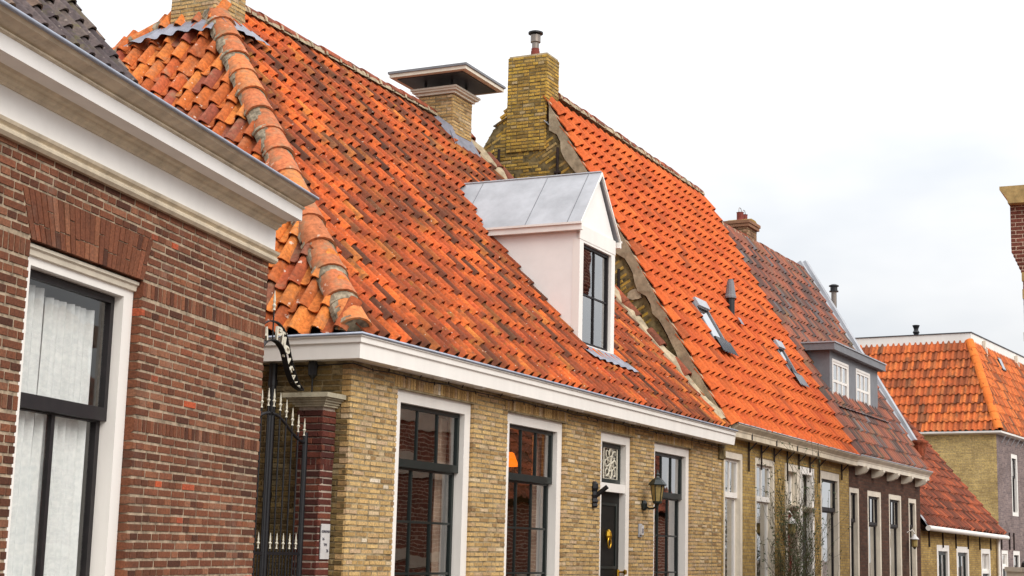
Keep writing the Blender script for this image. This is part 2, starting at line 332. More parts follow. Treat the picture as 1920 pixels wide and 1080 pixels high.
def brick_mats(bl, plane='front', off=0., d=.03):
    "plane front: u=x facing -y.  side: u=y facing -x (wall at x=off)"
    out = []
    for u0, u1, z0, z1, dy, t in bl:
        if plane == 'front': m = Matrix(((u1-u0, 0, 0, u0), (0, d, 0, off-.0+dy), (0, 0, z1-z0, z0), (0, 0, 0, 1)))
        else: m = Matrix(((0, d, 0, off+dy), (-(u1-u0), 0, 0, u1), (0, 0, z1-z0, z0), (0, 0, 0, 1)))
        out.append((m, t))
    return out
def wallmesh(mb, x0, x1, y0, y1, z0, z1, op):
    xs = sorted({x0, x1} | {v for o in op for v in o[:2]}); 
    for a, b in zip(xs, xs[1:]):
        c = (a+b)/2; iv = [(z0, z1)]
        for o in op:
            if o[0] < c < o[1]:
                nv = []
                for p, q in iv:
                    if o[3] <= p or o[2] >= q: nv.append((p, q)); continue
                    if o[2] > p: nv.append((p, o[2]))
                    if o[3] < q: nv.append((o[3], q))
                iv = nv
        for p, q in iv: mb.box(a, b, y0, y1, p, q)
    return mb
# tiles -------------------------------------------------------------
PROF = [(0, .016), (.12, .004), (.3, -.002), (.46, .004), (.58, .022), (.68, .044), (.8, .056), (.92, .050), (1.02, .030), (1.09, .008)]
def tile_mesh(w, L, mat, lift=.042, th=.016, lip=.022, hs=1.):
    b = MB(); n = len(PROF); lo = []; up = []
    for u, h in PROF:
        lv = -lip*max(0, 1-((u-.3)/.38)**2) if u < .68 else -.3*lip*max(0, 1-((u-.85)/.25)**2)
        lo.append((u*w, lv, h*hs+lift)); up.append((u*w, L, h*hs))
    b.add(lo+up, [(i, i+1, n+i+1, n+i) for i in range(n-1)], 0, True)
    fr = [(x, v, h-th) for x, v, h in lo]; b.add(lo+fr, [(i, n+i, n+i+1, i+1) for i in range(n-1)], 0, False)
    e = n-1; b.add([lo[e], up[e], (up[e][0], up[e][1], up[e][2]-th), (lo[e][0], lo[e][1], lo[e][2]-th)], [(0, 3, 2, 1)])
    b.add([lo[0], up[0], (up[0][0], up[0][1], up[0][2]-th), (lo[0][0], lo[0][1], lo[0][2]-th)], [(0, 1, 2, 3)])
    return b.mesh('roof_tile', mat)
def roof(root, name, O, U, V, umin, umax, smax, w, r, mat, keep, jit=.004, ang=.008, lap=.075, limit=300, deck=None, lift=.042, hs=1., seed=1, own_seed_tone=None, sag=None):
    "O eave origin, U along eave, V up the slope. keep(u,s) decides which tiles exist"
    rnd = random.Random(seed); U = Vector(U).normalized(); V = Vector(V).normalized(); N = U.cross(V); O = Vector(O)
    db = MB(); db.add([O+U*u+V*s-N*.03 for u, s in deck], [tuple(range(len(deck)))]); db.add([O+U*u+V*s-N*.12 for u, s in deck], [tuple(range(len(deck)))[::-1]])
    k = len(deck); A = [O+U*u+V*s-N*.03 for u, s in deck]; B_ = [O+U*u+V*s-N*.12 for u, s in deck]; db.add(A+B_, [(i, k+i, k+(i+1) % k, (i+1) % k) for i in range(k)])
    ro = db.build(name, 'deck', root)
    me = tile_mesh(w, r+lap, mat, lift=lift, hs=hs); ps = []
    for j in range(int(smax/r)+1):
        for i in range(int((umax-umin)/w)+1):
            u = umin+i*w; s = j*r
            if not keep(u+w/2, s+r/2): continue
            u += rnd.uniform(-jit, jit); s += rnd.uniform(-jit, jit)*2.2; a = rnd.uniform(-ang, ang); rr = rnd.uniform(0, jit)
            ca, sa = math.cos(a), math.sin(a); u2 = U*ca+V*sa; v2 = V*ca-U*sa; g = sag(u, s) if sag else 0
            P = O+U*u+V*s+N*(rr+g)
            ps.append((Matrix(((u2.x, v2.x, N.x, P.x), (u2.y, v2.y, N.y, P.y), (u2.z, v2.z, N.z, P.z), (0, 0, 0, 1))), rnd.random()))
    place(ps, root, ro, 'roof_tile', 'roof_tiles', me, None, mat, limit)
    return ro
def ridge_mesh(L, r0, r1, mat, th=.02, n=9, drop=.02):
    b = MB(); a = []; 
    for y, R in ((0, r0), (L, r1)):
        a += [(R*math.cos(math.pi*k/(n-1)), y, R*math.sin(math.pi*k/(n-1))*.85-drop) for k in range(n)]
    b.add(a, [(k, n+k, n+k+1, k+1) for k in range(n-1)], 0, True)
    i = [(x*(1-th/r0), 0, z-th) for x, y, z in a[:n]]; b.add(a[:n]+i, [(k, k+1, n+k+1, n+k) for k in range(n-1)])
    i = [(x*(1-th/r1), L, z-th) for x, y, z in a[n:]]; b.add(a[n:]+i, [(k, n+k, n+k+1, k+1) for k in range(n-1)])
    return b.mesh('ridge_tile', mat)
def ridge(root, parent, P0, P1, step, r0, r1, mat, name='ridge_tile', up=(0, 0, 1), jit=.01, seed=3, bed=None, bedr=None):
    rnd = random.Random(seed); P0 = Vector(P0); P1 = Vector(P1); d = P1-P0; n = max(1, int(round(d.length/step))); st = d.length/n; d.normalize()
    x = d.cross(Vector(up)).normalized(); z = x.cross(d); me = ridge_mesh(st+.05, r0, r1, mat)
    for i in range(n):
        o = bpy.data.objects.new(name, me); COL.objects.link(o); o.parent = parent
        P = P0+d*(i*st-.02)+z*rnd.uniform(-jit, jit)+x*rnd.uniform(-jit, jit); dd = (d+z*rnd.uniform(-.02, .02)+x*rnd.uniform(-.015, .015)).normalized(); xx = dd.cross(z).normalized(); zz = xx.cross(dd)
        o.matrix_local = Matrix(((xx.x, dd.x, zz.x, P.x), (xx.y, dd.y, zz.y, P.y), (xx.z, dd.z, zz.z, P.z), (0, 0, 0, 1)))
    if bed:
        b = MB()
        for i in range(n*4):
            P = P0+d*(i*st/4)
            R = (bedr or r0*1.08)*(1.02+rnd.uniform(-.05, .07)) if i % 4 == 0 else r0*.93+rnd.uniform(0, .012)
            b.add([P+x*R*math.cos(math.pi*k/8)+z*(R*.85*math.sin(math.pi*k/8)-.045)+dq for dq in (d*-.012, d*(st/4 if i % 4 else .03)) for k in range(9)], [(k, 9+k, 10+k, k+1) for k in range(8)]+[tuple(range(9)), tuple(range(9, 18))[::-1]], rnd.random())
        b.build('mortar_bedding', bed, parent)
# windows -----------------------------------------------------------
def frame_mb(mb, x0, x1, z0, z1, y0, y1, w, wt=None, wb=None):
    wt = w if wt is None else wt; wb = w if wb is None else wb
    mb.box(x0, x0+w, y0, y1, z0, z1); mb.box(x1-w, x1, y0, y1, z0, z1); mb.box(x0+w, x1-w, y0, y1, z1-wt, z1); mb.box(x0+w, x1-w, y0, y1, z0, z0+wb); return mb
def sash(win, x0, x1, z0, z1, y, cols, rows, mat, rail=.05, bar=.022, d=.045, bot=None, barmat=None, gm='glass'):
    frame_mb(MB(), x0, x1, z0, z1, y, y+d, rail, wb=bot or rail).build('sash', mat, win)
    ix0, ix1, iz0, iz1 = x0+rail, x1-rail, z0+(bot or rail), z1-rail; pw = (ix1-ix0)/cols; ph = (iz1-iz0)/rows
    for i in range(1, cols): MB().box(ix0+i*pw-bar/2, ix0+i*pw+bar/2, y+.004, y+d-.006, iz0, iz1).build('glazing_bar', barmat or mat, win)
    for i in range(1, rows):
        for c in range(cols): MB().box(ix0+c*pw+(bar/2 if c else 0), ix0+(c+1)*pw-(bar/2 if c < cols-1 else 0), y+.006, y+d-.008, iz0+i*ph-bar/2, iz0+i*ph+bar/2).build('glazing_bar', barmat or mat, win)
    for c in range(cols):
        for r in range(rows):
            a, b, p, q = ix0+c*pw, ix0+(c+1)*pw, iz0+r*ph, iz0+(r+1)*ph; t = random.uniform(-.003, .003); t2 = random.uniform(-.003, .003)
            MB().add([(a, y+.02+t, p), (b, y+.02-t, p), (b, y+.02-t+t2, q), (a, y+.02+t+t2, q)], [(0, 1, 2, 3)]).build('pane', gm, win)
def curtain(win, x0, x1, z0, z1, y, folds, amp=.03, mat='curtain', flare=0, name='curtain'):
    b = MB(); n = folds*8; vs = []
    for k in range(7):
        z = z0+(z1-z0)*k/6
        for i in range(n+1):
            t = i/n; vs.append((x0+(x1-x0)*t+flare*(1-k/6)*(t-.5), y+amp*math.sin(t*folds*2*math.pi+.6*math.sin(k*.8))*(1-.3*k/6)+.01*math.sin(t*31), z))
    b.add(vs, [(k*(n+1)+i, k*(n+1)+i+1, (k+1)*(n+1)+i+1, (k+1)*(n+1)+i) for k in range(6) for i in range(n)], 0, True).build(name, mat, win)
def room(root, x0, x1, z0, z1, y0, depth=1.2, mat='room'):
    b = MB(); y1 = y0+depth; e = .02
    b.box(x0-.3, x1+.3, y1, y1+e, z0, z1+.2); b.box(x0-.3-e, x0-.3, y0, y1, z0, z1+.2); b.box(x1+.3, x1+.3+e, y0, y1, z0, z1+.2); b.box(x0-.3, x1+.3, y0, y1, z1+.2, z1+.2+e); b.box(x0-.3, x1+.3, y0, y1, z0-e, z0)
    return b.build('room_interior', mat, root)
def text(parent, s, size, mat, M4, name='lettering', depth=.002):
    c = bpy.data.curves.new('t', 'FONT'); c.body = s; c.size = size; c.align_x = 'CENTER'; c.extrude = depth
    o = bpy.data.objects.new('t', c); COL.objects.link(o); dg = bpy.context.evaluated_depsgraph_get(); me = bpy.data.meshes.new_from_object(o.evaluated_get(dg)); bpy.data.objects.remove(o)
    me.materials.clear(); me.materials.append(M[mat]); q = bpy.data.objects.new(name, me); COL.objects.link(q); q.parent = parent; q.matrix_local = M4; return q
FRONT = Matrix(((1, 0, 0, 0), (0, 0, -1, 0), (0, 1, 0, 0), (0, 0, 0, 1)))   # text plane facing -y

# ================================================================== setting
g = MB(); rows = [-60, -10, 10, 16, 50, 90, 400, 1500]; hz = lambda y: .2 if y < 14 else (.2-.6*(y-14)/36 if y < 50 else -.4)
g.add([(x, y, hz(y)) for y in rows for x in (-800, 800)], [(2*i, 2*i+1, 2*i+3, 2*i+2) for i in range(len(rows)-1)])
g.build('street_ground', 'asphalt', None, 'structure')
def sweep(mb, prof, x1, yend, base=0.):
    "profile (outward offset o, z) swept along the side eave, round the corner and along the front eave"
    n = len(prof); vs = [(-o+base, yend, z) for o, z in prof] + [(-o+base, -o, z) for o, z in prof] + [(x1, -o, z) for o, z in prof]
    mb.add(vs, [(k*n+i, k*n+(i+1) % n, (k+1)*n+(i+1) % n, (k+1)*n+i) for k in range(2) for i in range(n)] + [tuple(range(n))[::-1], tuple(range(2*n, 3*n))]); return mb
# ================================================================== house A : brown brick house at the left
A = thing('brick_house', FA, 'brown brick house with deep white moulded cornice at the left edge', 'house')
opA = [(-3.5, -2.1, .95, 3.31)]
slant = [(-3.5-.14*f, -2.1+.1*f, 3.31+.3*f-.03, 3.31+.3*f+.03) for f in (.1, .3, .5, .7, .9)]
wa = wallmesh(MB(), -7.2, -.012, .007, .3, 0, 3.86, [(-3.512, -2.088, .94, 3.32)]); wa.box(-.25, -.012, .3, 7.5, 0, 4.3)
wa.prism([(.45, 4.25), (6.8, 4.25), (3.6, 7.85)], 'x', -.25, -.1)
wa = wa.build('wall', 'mortar_a', A)
bl = lay(-7.2, 0, 0.0, 2.297, .0589, .205, .009, opA, seed=1, bond='cross') + lay(-7.2, 0, 2.406, 3.19, .0603, .205, .009, opA, seed=2, bond='cross')
bl += lay(-7.2, 0, 3.32, 3.84, .0578, .205, .009, slant, seed=3, bond='cross')
for a, b in ((-7.2, -3.5), (-2.1, 0)): bl += soldiers(a, b, 3.19, 3.32, .058, .010, 4) + soldiers(a, b, 2.297, 2.406, .058, .009, 5)
ub = unit_brick('brick_a'); pcs = brick_mats(bl, 'front', 0, .1)
place(pcs, A, wa, 'brick', 'brickwork', ub, None, 'brick_a', 300)
ar = MB(); n = 25; rnd = random.Random(5); jr = .004                       # flat arch of splayed bricks
arch = link(bpy.data.objects.new('flat_arch', None), A)
for i in range(n):
    f0, f1 = i/n, (i+1)/n; bx0, bx1 = -3.5+1.4*f0, -3.5+1.4*f1; tx0, tx1 = -3.64+1.64*f0, -3.64+1.64*f1; cut = rnd.choice((.33, .36, .64, .67)); 
    for a, b in ((0, cut), (cut, 1)):
        L = lambda p, q, t: p+(q-p)*t; za, zb = 3.312+.3*a+jr, 3.312+.3*b-jr; y = rnd.uniform(-.002, .002)
        q = [(L(bx0, tx0, a)+jr, za), (L(bx1, tx1, a)-jr, za), (L(bx1, tx1, b)-jr, zb), (L(bx0, tx0, b)+jr, zb)]
        MB().prism(q, 'y', y, .05, 0).build('brick', 'brick_a', arch)
XE = .03
MB().prism([(.006, 3.825), (-.03, 3.825), (-.048, 3.845), (-.05, 3.862), (-.036, 3.874), (-.036, 3.88), (-.058, 3.896), (-.066, 3.915), (-.034, 3.921), (.006, 3.921)], 'x', -7.5, XE+.03).build('architrave', 'beige', A)
MB().box(-7.5, XE, -.03, .006, 3.921, 4.10).build('frieze', 'stucco', A)
MB().prism([(.006, 4.10), (-.045, 4.10), (-.052, 4.118), (-.075, 4.128), (-.078, 4.146), (-.11, 4.155), (-.125, 4.17), (.006, 4.17)], 'x', -7.5, XE+.005).build('bed_moulding', 'beige', A)
MB().box(-7.5, XE, -.25, .3, 4.17, 4.262).build('fascia', 'stucco', A)
MB().prism([(.3, 4.262), (-.255, 4.262), (-.268, 4.27), (-.268, 4.28), (-.258, 4.286), (-.275, 4.292), (-.31, 4.305), (-.345, 4.32), (-.366, 4.345), (-.355, 4.35), (.3, 4.30)], 'x', -7.5, XE+.01).build('cyma_moulding', 'beige', A)
MB().tube([(-7.5, -.37, 4.352), (XE+.02, -.37, 4.352)], .014, 8).build('gutter_lip', 'gutter', A)
c50, s50 = math.cos(rad(50)), math.sin(rad(50))
ra = roof(A, 'roof', (0, .38, 4.29), (1, 0, 0), (0, c50, s50), -7.2, -.3, 5.2, .23, .31, 'tile_a', lambda u, s: u < -.28, jit=.007, ang=.015, limit=120, deck=[(-7.3, -.1), (-.22, -.1), (-.22, 5.4), (-7.3, 5.4)], seed=5)
vb = MB(); V = Vector((0, c50, s50)); N = Vector((0, -s50, c50)); rnd = random.Random(8)
for k in range(14):
    P = Vector((-.3, .38, 4.29))+V*(k*.36)+N*rnd.uniform(.0, .02); Q = P+V*.37; d = Vector((.1, 0, 0))
    vb.add([P+N*.06, P+N*.06+d, Q+N*.04+d, Q+N*.04, P+N*.0, P+d-N*.1, Q+d-N*.1, Q+N*.0], [(0, 1, 2, 3), (1, 5, 6, 2), (0, 4, 5, 1), (0, 3, 7, 4), (3, 2, 6, 7)], rnd.random())
vb.build('verge_tiles', 'tile_a', ra)
wA = frame_mb(MB(), -3.5, -2.1, .95, 3.285, .07, .2, .125, .10).build('window', 'white', A)
MB().prism([(.07, 3.235), (.05, 3.24), (.045, 3.27), (.03, 3.28), (.03, 3.30), (.07, 3.30)], 'x', -3.5, -2.1).build('head_moulding', 'cream', wA)
sash(wA, -3.375, -2.225, 2.36, 3.18, .135, 1, 1, 'darksash', .045, bot=.085, gm='glass_a')
sash(wA, -3.375, -2.225, 1.0, 2.40, .18, 2, 1, 'darksash', .05, .04, gm='glass_a')
curtain(wA, -3.46, -2.93, 1.0, 3.12, .25, 5, .022); curtain(wA, -2.9, -2.3, 1.0, 3.08, .25, 7, .022)
room(A, -3.5, -2.1, .9, 3.35, .21, .8, 'palroom')  # room walls coloured pale to light the curtains from behind

# ================================================================== house B : yellow brick house with hip roof
B = thing('yellow_brick_house', FB, 'yellow brick house with weathered orange hip roof and white gabled dormer', 'house')
OPB = [(.84, 2.395), (3.19, 4.70), (5.79, 6.84), (7.63, 9.10)]; opB = [(a, b, .75 if i != 2 else .2, 3.05) for i, (a, b) in enumerate(OPB)]
wb = wallmesh(MB(), .012, 10.46, .007, .3, -.3, 3.23, [(a-.01, b+.01, c, d+.004) for a, b, c, d in opB]); wb.box(.012, .3, .3, 7.8, -.3, 3.23); wb.box(9.9, 10.2, .3, 3.0, 3.23, 3.3)
wb = wb.build('wall', 'mortar_b', B)
lin = [(a-.07, b+.07, 3.05, 3.2) for a, b in OPB]
bl = lay(0, 10.0, 0, 3.2, .0492, .195, .010, opB+lin, seed=21, rough=.006) + lay(10.03, 10.46, 0, 3.2, .0492, .195, .010, seed=22, rough=.006)
for i, (a, b, c, d) in enumerate(lin): bl += soldiers(a, b, c+.002, 3.19, .05, .009, 30+i)
ub = unit_brick('brick_b'); pcs = brick_mats(bl, 'front', 0, .09)
place(pcs, B, wb, 'brick', 'brickwork', ub, None, 'brick_b', 300)
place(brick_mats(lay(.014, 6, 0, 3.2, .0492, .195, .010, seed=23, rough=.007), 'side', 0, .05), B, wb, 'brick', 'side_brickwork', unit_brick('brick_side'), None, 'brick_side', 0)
sweep(MB(), [(-.02, 3.215), (.2, 3.205), (.2, 3.335), (.206, 3.337), (.218, 3.345), (.218, 3.39), (.232, 3.396), (.232, 3.408), (-.02, 3.408)], 10.42, 7.8).build('box_gutter', 'white', B)
# slanted gutter end
MB().prism([(-.2, 3.205), (-.232, 3.408), (-.0, 3.408), (0, 3.205)], 'x', 10.42, 10.423).build('gutter_end', 'white', B)
gl = MB().tube([(-.236, 7.8, 3.418), (-.236, -.236, 3.418), (10.47, -.236, 3.418)], .013, 8); gl.build('gutter_lip', 'gutter', B)
for k in range(12): MB().prism([(-.19, 3.207), (-.185, 3.195), (-.17, 3.186), (-.10, 3.192), (-.08, 3.212)], 'x', .5+k*.85, .56+k*.85).build('gutter_bracket', 'white', B)
P1 = rad(48.8); c1, s1 = math.cos(P1), math.sin(P1); t1 = math.tan(P1); ZR = 3.40+(3.87+.15)*t1
hipx = lambda y: -.15+(y+.15)*.697
vx = lambda y: 10.15 if y < 1.5 else 10.15-(y-1.5)*.47
def keepB(u, s):
    y = -.15+s*c1
    if u < hipx(y)+.02 or u > vx(y) or s > 6.02: return False
    if 6.22 < u < 7.22 and .5 < y < 2.45 and (y < 1.9 or abs(u-6.72) < .35): return False
    if 8.22 < u < 8.8 and y > 3.52: return False
    return True
rb = roof(B, 'roof', (0, -.15, 3.40), (1, 0, 0), (0, c1, s1), -.13, 10.2, 6.05, .19, .29, 'tile_b', keepB, jit=.006, ang=.012, deck=[(-.1, 0), (10.1, 0), (10.1, 2.5), (9.0, 6.05), (2.7, 6.05)], seed=31, lift=.05, hs=1.4,
          sag=lambda u, s: -.035*math.sin(math.pi*min(max(s/6, 0), 1))*(1+.4*math.sin(u*.9)))
PH = math.atan((ZR-3.40)/(2.66+.15)); ch, sh = math.cos(PH), math.sin(PH)
def keepH(u, s):
    y = -u; x = -.15+s*ch
    return y > -.15+(x+.15)/.697+.03 and y < 3.95+(2.66-x)*2.2 and x < 2.55
rh = roof(B, 'hip_roof', (-.15, 0, 3.40), (0, -1, 0), (ch, 0, sh), -10, .2, 5.6, .233, .30, 'tile_hip', keepH, jit=.012, ang=.035, deck=[(.1, 0), (-10, 0), (-3.95, 5.4), (-3.8, 5.4)], seed=33, lift=.055, hs=1.85)
ap = Vector((2.5, 3.65, 3.40+(3.65+.15)*t1)); ridge(B, rb, (-.1, -.08, 3.50), ap+Vector((0, 0, .05)), .41, .165, .13, 'hipcap', 'hip_tile', bed='limemortar', bedr=.172)
ridge(B, rb, (2.6, 3.87, ZR+.08), (8.95, 3.87, ZR+.08), .36, .13, .115, 'ridge_old', bed='cement')
ridge(B, rh, (-.1, 9.9, 3.5), (2.45, 4.35, 3.40+2.6*math.tan(PH)+.0), .41, .14, .12, 'hipcap', 'hip_tile', bed='limemortar')
bk = MB(); bk.add([(2.6, 3.9, ZR-.05), (10.1, 3.9, ZR-.05), (10.1, 7.9, 3.4), (-.1, 7.9, 3.4)], [(3, 2, 1, 0)]); bk.build('rear_roof', 'tile_b', B)
# broken verge at the right : mortar and old ridge tiles
rnd = random.Random(12); vm = MB(); prev = None; ring = []
for k in range(31):
    y = -.1+k*.13; z = 3.40+(y+.15)*t1; x = vx(y)-.03; r = .085+rnd.uniform(-.02, .03)
    ring.append([(x+r*1.5*math.cos(a)+rnd.uniform(-.01, .01), y-s1*r*math.sin(a), z+c1*r*math.sin(a)*1.1+.06) for a in [math.pi*i/6 for i in range(7)]])
for a, b in zip(ring, ring[1:]): vm.add(a+b, [(i, i+1, 8+i, 7+i) for i in range(6)], rnd.random())
vm.build('verge_mortar', 'cement', rb)
for k in (3, 5, 7, 8, 10, 12, 14, 16, 17, 19):
    y = -.1+k*.2; z = 3.40+(y+.15)*t1; o = bpy.data.objects.new('verge_tile', ridge_mesh(.34, .11, .10, 'ridge_old')) if k == 3 else bpy.data.objects.new('verge_tile', vt)
    vt = o.data; COL.objects.link(o); o.parent = rb; d = Vector((rnd.uniform(-.06, .06), c1, s1)).normalized(); zz = Vector((rnd.uniform(-.25, .25), -s1, c1)).normalized(); xx = d.cross(zz).normalized(); zz = xx.cross(d); P = Vector((vx(y)-.02, y, z))+zz*.10
    o.matrix_local = Matrix(((xx.x, d.x, zz.x, P.x), (xx.y, d.y, zz.y, P.y), (xx.z, d.z, zz.z, P.z), (0, 0, 0, 1)))
wbg = MB(); wbg.add([(10.12, -.05, 3.2), (10.12, 1.5, 3.4+1.65*t1-.1), (9.0, 3.87, ZR-.1), (9.0, 7.8, 3.4), (10.12, 7.8, 3.2)], [(0, 1, 2, 3, 4)]); wbg.build('end_gable', 'mortar_b', B)
# chimneys
def chimney(root, name, x0, x1, y0, y1, z0, z1, bm, mm, course=.052, L=.2, seed=0, lim=150):
    c = MB().box(x0+.008, x1-.008, y0+.008, y1-.008, z0, z1-.01).build(name, mm, root)
    pc = brick_mats(lay(x0, x1, z0, z1, course, L, .011, seed=seed, rough=.008), 'front', y0, .03) + brick_mats(lay(y0+.012, y1, z0, z1, course, L, .011, seed=seed+1, rough=.008), 'side', x0, .03)
    # right face (+x)
    for u0, u1, a, b, dy, t in lay(y0+.012, y1, z0, z1, course, L, .011, seed=seed+2, rough=.008): pc.append((Matrix(((0, -.03, 0, x1-dy), (u1-u0, 0, 0, u0), (0, 0, b-a, a), (0, 0, 0, 1))), t))
    place(pc, root, c, 'brick', 'brickwork', unit_brick(bm), None, bm, lim); return c
c1_ = chimney(B, 'chimney', 2.32, 2.92, 3.5, 4.15, 6.6, 9.8, 'brick_b', 'mortar_b', .049, .2, 41, 60)
MB().box(2.27, 2.97, 3.45, 4.2, 9.8, 9.9).build('chimney_cap', 'stonecap', c1_)
ld = MB(); n = 40; g1 = []; g2 = []; g3 = []                          # lead apron dressed over the tiles
for i in range(n+1):
    y = 3.34+1.25*i/n; x = 2.24-.08*abs(i/n-.3); wv = .025*math.sin(i*2*math.pi/6.8); s = (x+.15)/ch
    P = Vector((x, y, 3.40+(x+.15)*math.tan(PH)))+Vector((-sh, 0, ch))*(.185+wv); g1.append(P); x2 = 2.33; g2.append(Vector((x2, min(max(y, 3.46), 4.2), 3.40+(x2+.15)*math.tan(PH)+.16)))
ld.add(g1+g2, [(i, n+1+i, n+2+i, i+1) for i in range(n)], 0, True); f1 = []; f2 = []
for i in range(13):
    x = 2.2+.85*i/12; y = 3.30+.02*i/12; wv = .012*math.sin(i*2.1); P = Vector((x, y, 3.40+(y+.15)*t1))+Vector((0, -s1, c1))*(.14+wv); f1.append(P); f2.append(Vector((min(max(x, 2.30), 2.95), 3.49, 3.40+3.65*t1+.12)))
ld.add(f1+f2, [(i, i+1, 14+i, 13+i) for i in range(12)], 0, True); ld.build('lead_apron', 'lead', c1_)
c2_ = chimney(B, 'chimney', 8.2, 8.83, 3.49, 4.1, 7.0, 8.36, 'brick_b', 'mortar_b', .05, .2, 51, 150)
cc = MB()
for z0, z1, e in ((8.36, 8.40, .03), (8.40, 8.43, .07), (8.43, 8.46, .09)): cc.box(8.2-e, 8.83+e, 3.49-e, 4.1+e, z0, z1)
cc.build('chimney_cornice', 'cream', c2_)
for x, y in ((8.28, 3.57), (8.75, 3.57), (8.28, 4.02), (8.75, 4.02)): MB().box(x-.015, x+.015, y-.015, y+.015, 8.46, 8.64).build('cap_post', 'iron', c2_)
MB().box(7.86, 9.16, 3.12, 4.42, 8.60, 8.655).build('cap_slab', 'cream', c2_); MB().box(7.84, 9.18, 3.10, 4.44, 8.655, 8.69).build('cap_sheet', 'slategrey', c2_)
MB().box(7.95, 9.07, 3.21, 4.33, 8.585, 8.60).build('cap_soffit', 'greydoor', c2_)
fl = MB(); fl.add([(8.14, 3.40, 7.55), (8.92, 3.36, 7.52), (8.88, 3.52, 7.80), (8.17, 3.52, 7.80)], [(0, 1, 2, 3)]); fl.add([(8.1, 3.72, 7.93), (8.2, 3.3, 7.46), (8.2, 3.5, 7.85), (8.2, 3.9, 8.15)], [(0, 1, 2, 3)]); fl.build('lead_flashing', 'lead', c2_)
# dormer
DX0, DX1, DY, DZ0, DZ1, DM, DA = 6.13, 7.32, .5, 4.13, 5.66, 6.725, 6.50
zr_ = lambda y: 3.40+(y+.15)*t1
yb = lambda z: (z-3.40)/t1-.15
do = MB()
for x0, x1 in ((DX0, DX0+.03), (DX1-.03, DX1)): do.prism([(DY, DZ0-.05), (DY, DZ1), (yb(DZ1)+.1, DZ1), (yb(DZ0)+.0, DZ0-.05)], 'x', x0, x1)
do = do.build('dormer', 'stucco', B)
MB().prism([(DX0, DZ1-.12), (DX1, DZ1-.12), (DX1, DZ1+.04), (DM, DA-.03), (DX0, DZ1+.04)], 'y', DY-.005, DY+.03).build('gable_board', 'stucco', do)
MB().box(DX0-.01, DX1+.01, DY-.025, DY-.004, DZ1-.13, DZ1+.06).build('head_board', 'white', do)
frame_mb(MB(), DX0-.003, DX1+.003, DZ0-.03, DZ1-.131, DY-.02, DY+.08, .125, .03, .10).build('window_frame', 'white', do)
sash(do, DX0+.122, DX1-.122, DZ0+.07, DZ1-.162, DY+.02, 2, 2, 'darksash', .04, .022)
dr = MB()
for sx, xe in ((-1, DX0-.09), (1, DX1+.09)):
    ze = DZ1+.075; a = [(xe, DY-.06, ze), (DM, DY-.06, DA+.03), (DM, yb(DA)+.12, DA+.03), (xe, yb(ze)+.14, ze)]
    dr.add(a+[(x, y, z-.025) for x, y, z in a], [(0, 1, 2, 3) if sx > 0 else (3, 2, 1, 0), (7, 6, 5, 4) if sx > 0 else (4, 5, 6, 7), (0, 4, 5, 1), (3, 0, 4, 7)])
dr = dr.build('dormer_roof', 'zinc', do)
for f in (.06, .35, .82):
    y = DY+(2.05)*f; a = Vector((DX0-.09, y, DZ1+.078)); b = Vector((DM, y, DA+.033)); MB().tube([a, b], .005, 5).build('sheet_seam', 'slategrey', dr)
MB().tube([(DM, DY-.05, DA+.035), (DM, yb(DA)+.1, DA+.035)], .014, 6).build('ridge_roll', 'zinc', dr)
for sx in (-1, 1):
    xe = DX0-.085 if sx < 0 else DX1+.085
    MB().prism([(xe, DZ1+.04), (xe, DZ1+.072), (DM, DA+.028), (DM, DA-.02)] if sx < 0 else [(DM, DA-.02), (DM, DA+.028), (xe, DZ1+.072), (xe, DZ1+.04)], 'y', DY-.07, DY-.045).build('bargeboard', 'white', do)
    MB().box(min(xe, xe-sx*.06), max(xe, xe-sx*.06), DY-.075, yb(DZ1+.0)+.05, DZ1-.03, DZ1+.045).build('eaves_board', 'white', do)
    MB().box(min(xe, xe+sx*.02), max(xe, xe+sx*.02), DY-.08, yb(DZ1+.05)+.05, DZ1+.045, DZ1+.072).build('eaves_lip', 'white', do)
la = MB(); n = 36; g1 = []; g2 = []
for i in range(n+1):
    x = DX0-.08+(DX1-DX0+.25)*i/n; y = .40; g1.append(Vector((x, .30-.04*(i/n), zr_(.30-.04*(i/n))))+Vector((0, -s1, c1))*(.125+.012*math.sin(i*2*math.pi/5.5))); g2.append(Vector((x, .50, zr_(.5)+.06)))
la.add(g1+g2, [(i, i+1, n+2+i, n+1+i) for i in range(n)], 0, True); la.build('lead_apron', 'lead', do)
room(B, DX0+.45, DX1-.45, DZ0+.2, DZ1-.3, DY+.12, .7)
# windows of B
for i, (a, b) in enumerate(OPB):
    if i == 2: continue
    w = frame_mb(MB(), a, b, .75, 3.054, .045, .21, .125, .115).build('window', 'white', B)
    sash(w, a+.122, b-.122, 2.345, 2.942, .10, 3, 1, 'green', .045, .022, bot=.075)
    sash(w, a+.122, b-.122, .82, 2.37, .145, 3, 3, 'green', .045, .022)
    m_ = (a+b)/2
    for sx in (-1, 1): curtain(w, m_+sx*.62-.1, m_+sx*.62+.1, .9, 2.9, .30, 2, .03, 'beigecurtain', flare=-.08)
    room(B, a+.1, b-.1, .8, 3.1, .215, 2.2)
dw = frame_mb(MB(), 5.79, 6.84, .2, 3.054, .045, .23, .125, .115, .02).build('door_frame', 'white', B)
MB().box(5.915, 6.715, .055, .2, 2.335, 2.44).build('transom_bar', 'white', dw)
tl = MB().box(5.915, 6.63, .12, .13, 2.44, 2.93); tl = frame_mb(MB(), 5.913, 6.717, 2.438, 2.941, .12, .16, .06).build('transom_light', 'green', dw)
MB().add([(5.97, .145, 2.49), (6.66, .145, 2.49), (6.66, .145, 2.89), (5.97, .145, 2.89)], [(0, 1, 2, 3)]).build('pane', 'glass', tl)
lace = MB(); lc = Vector((6.40, .13, 2.69))
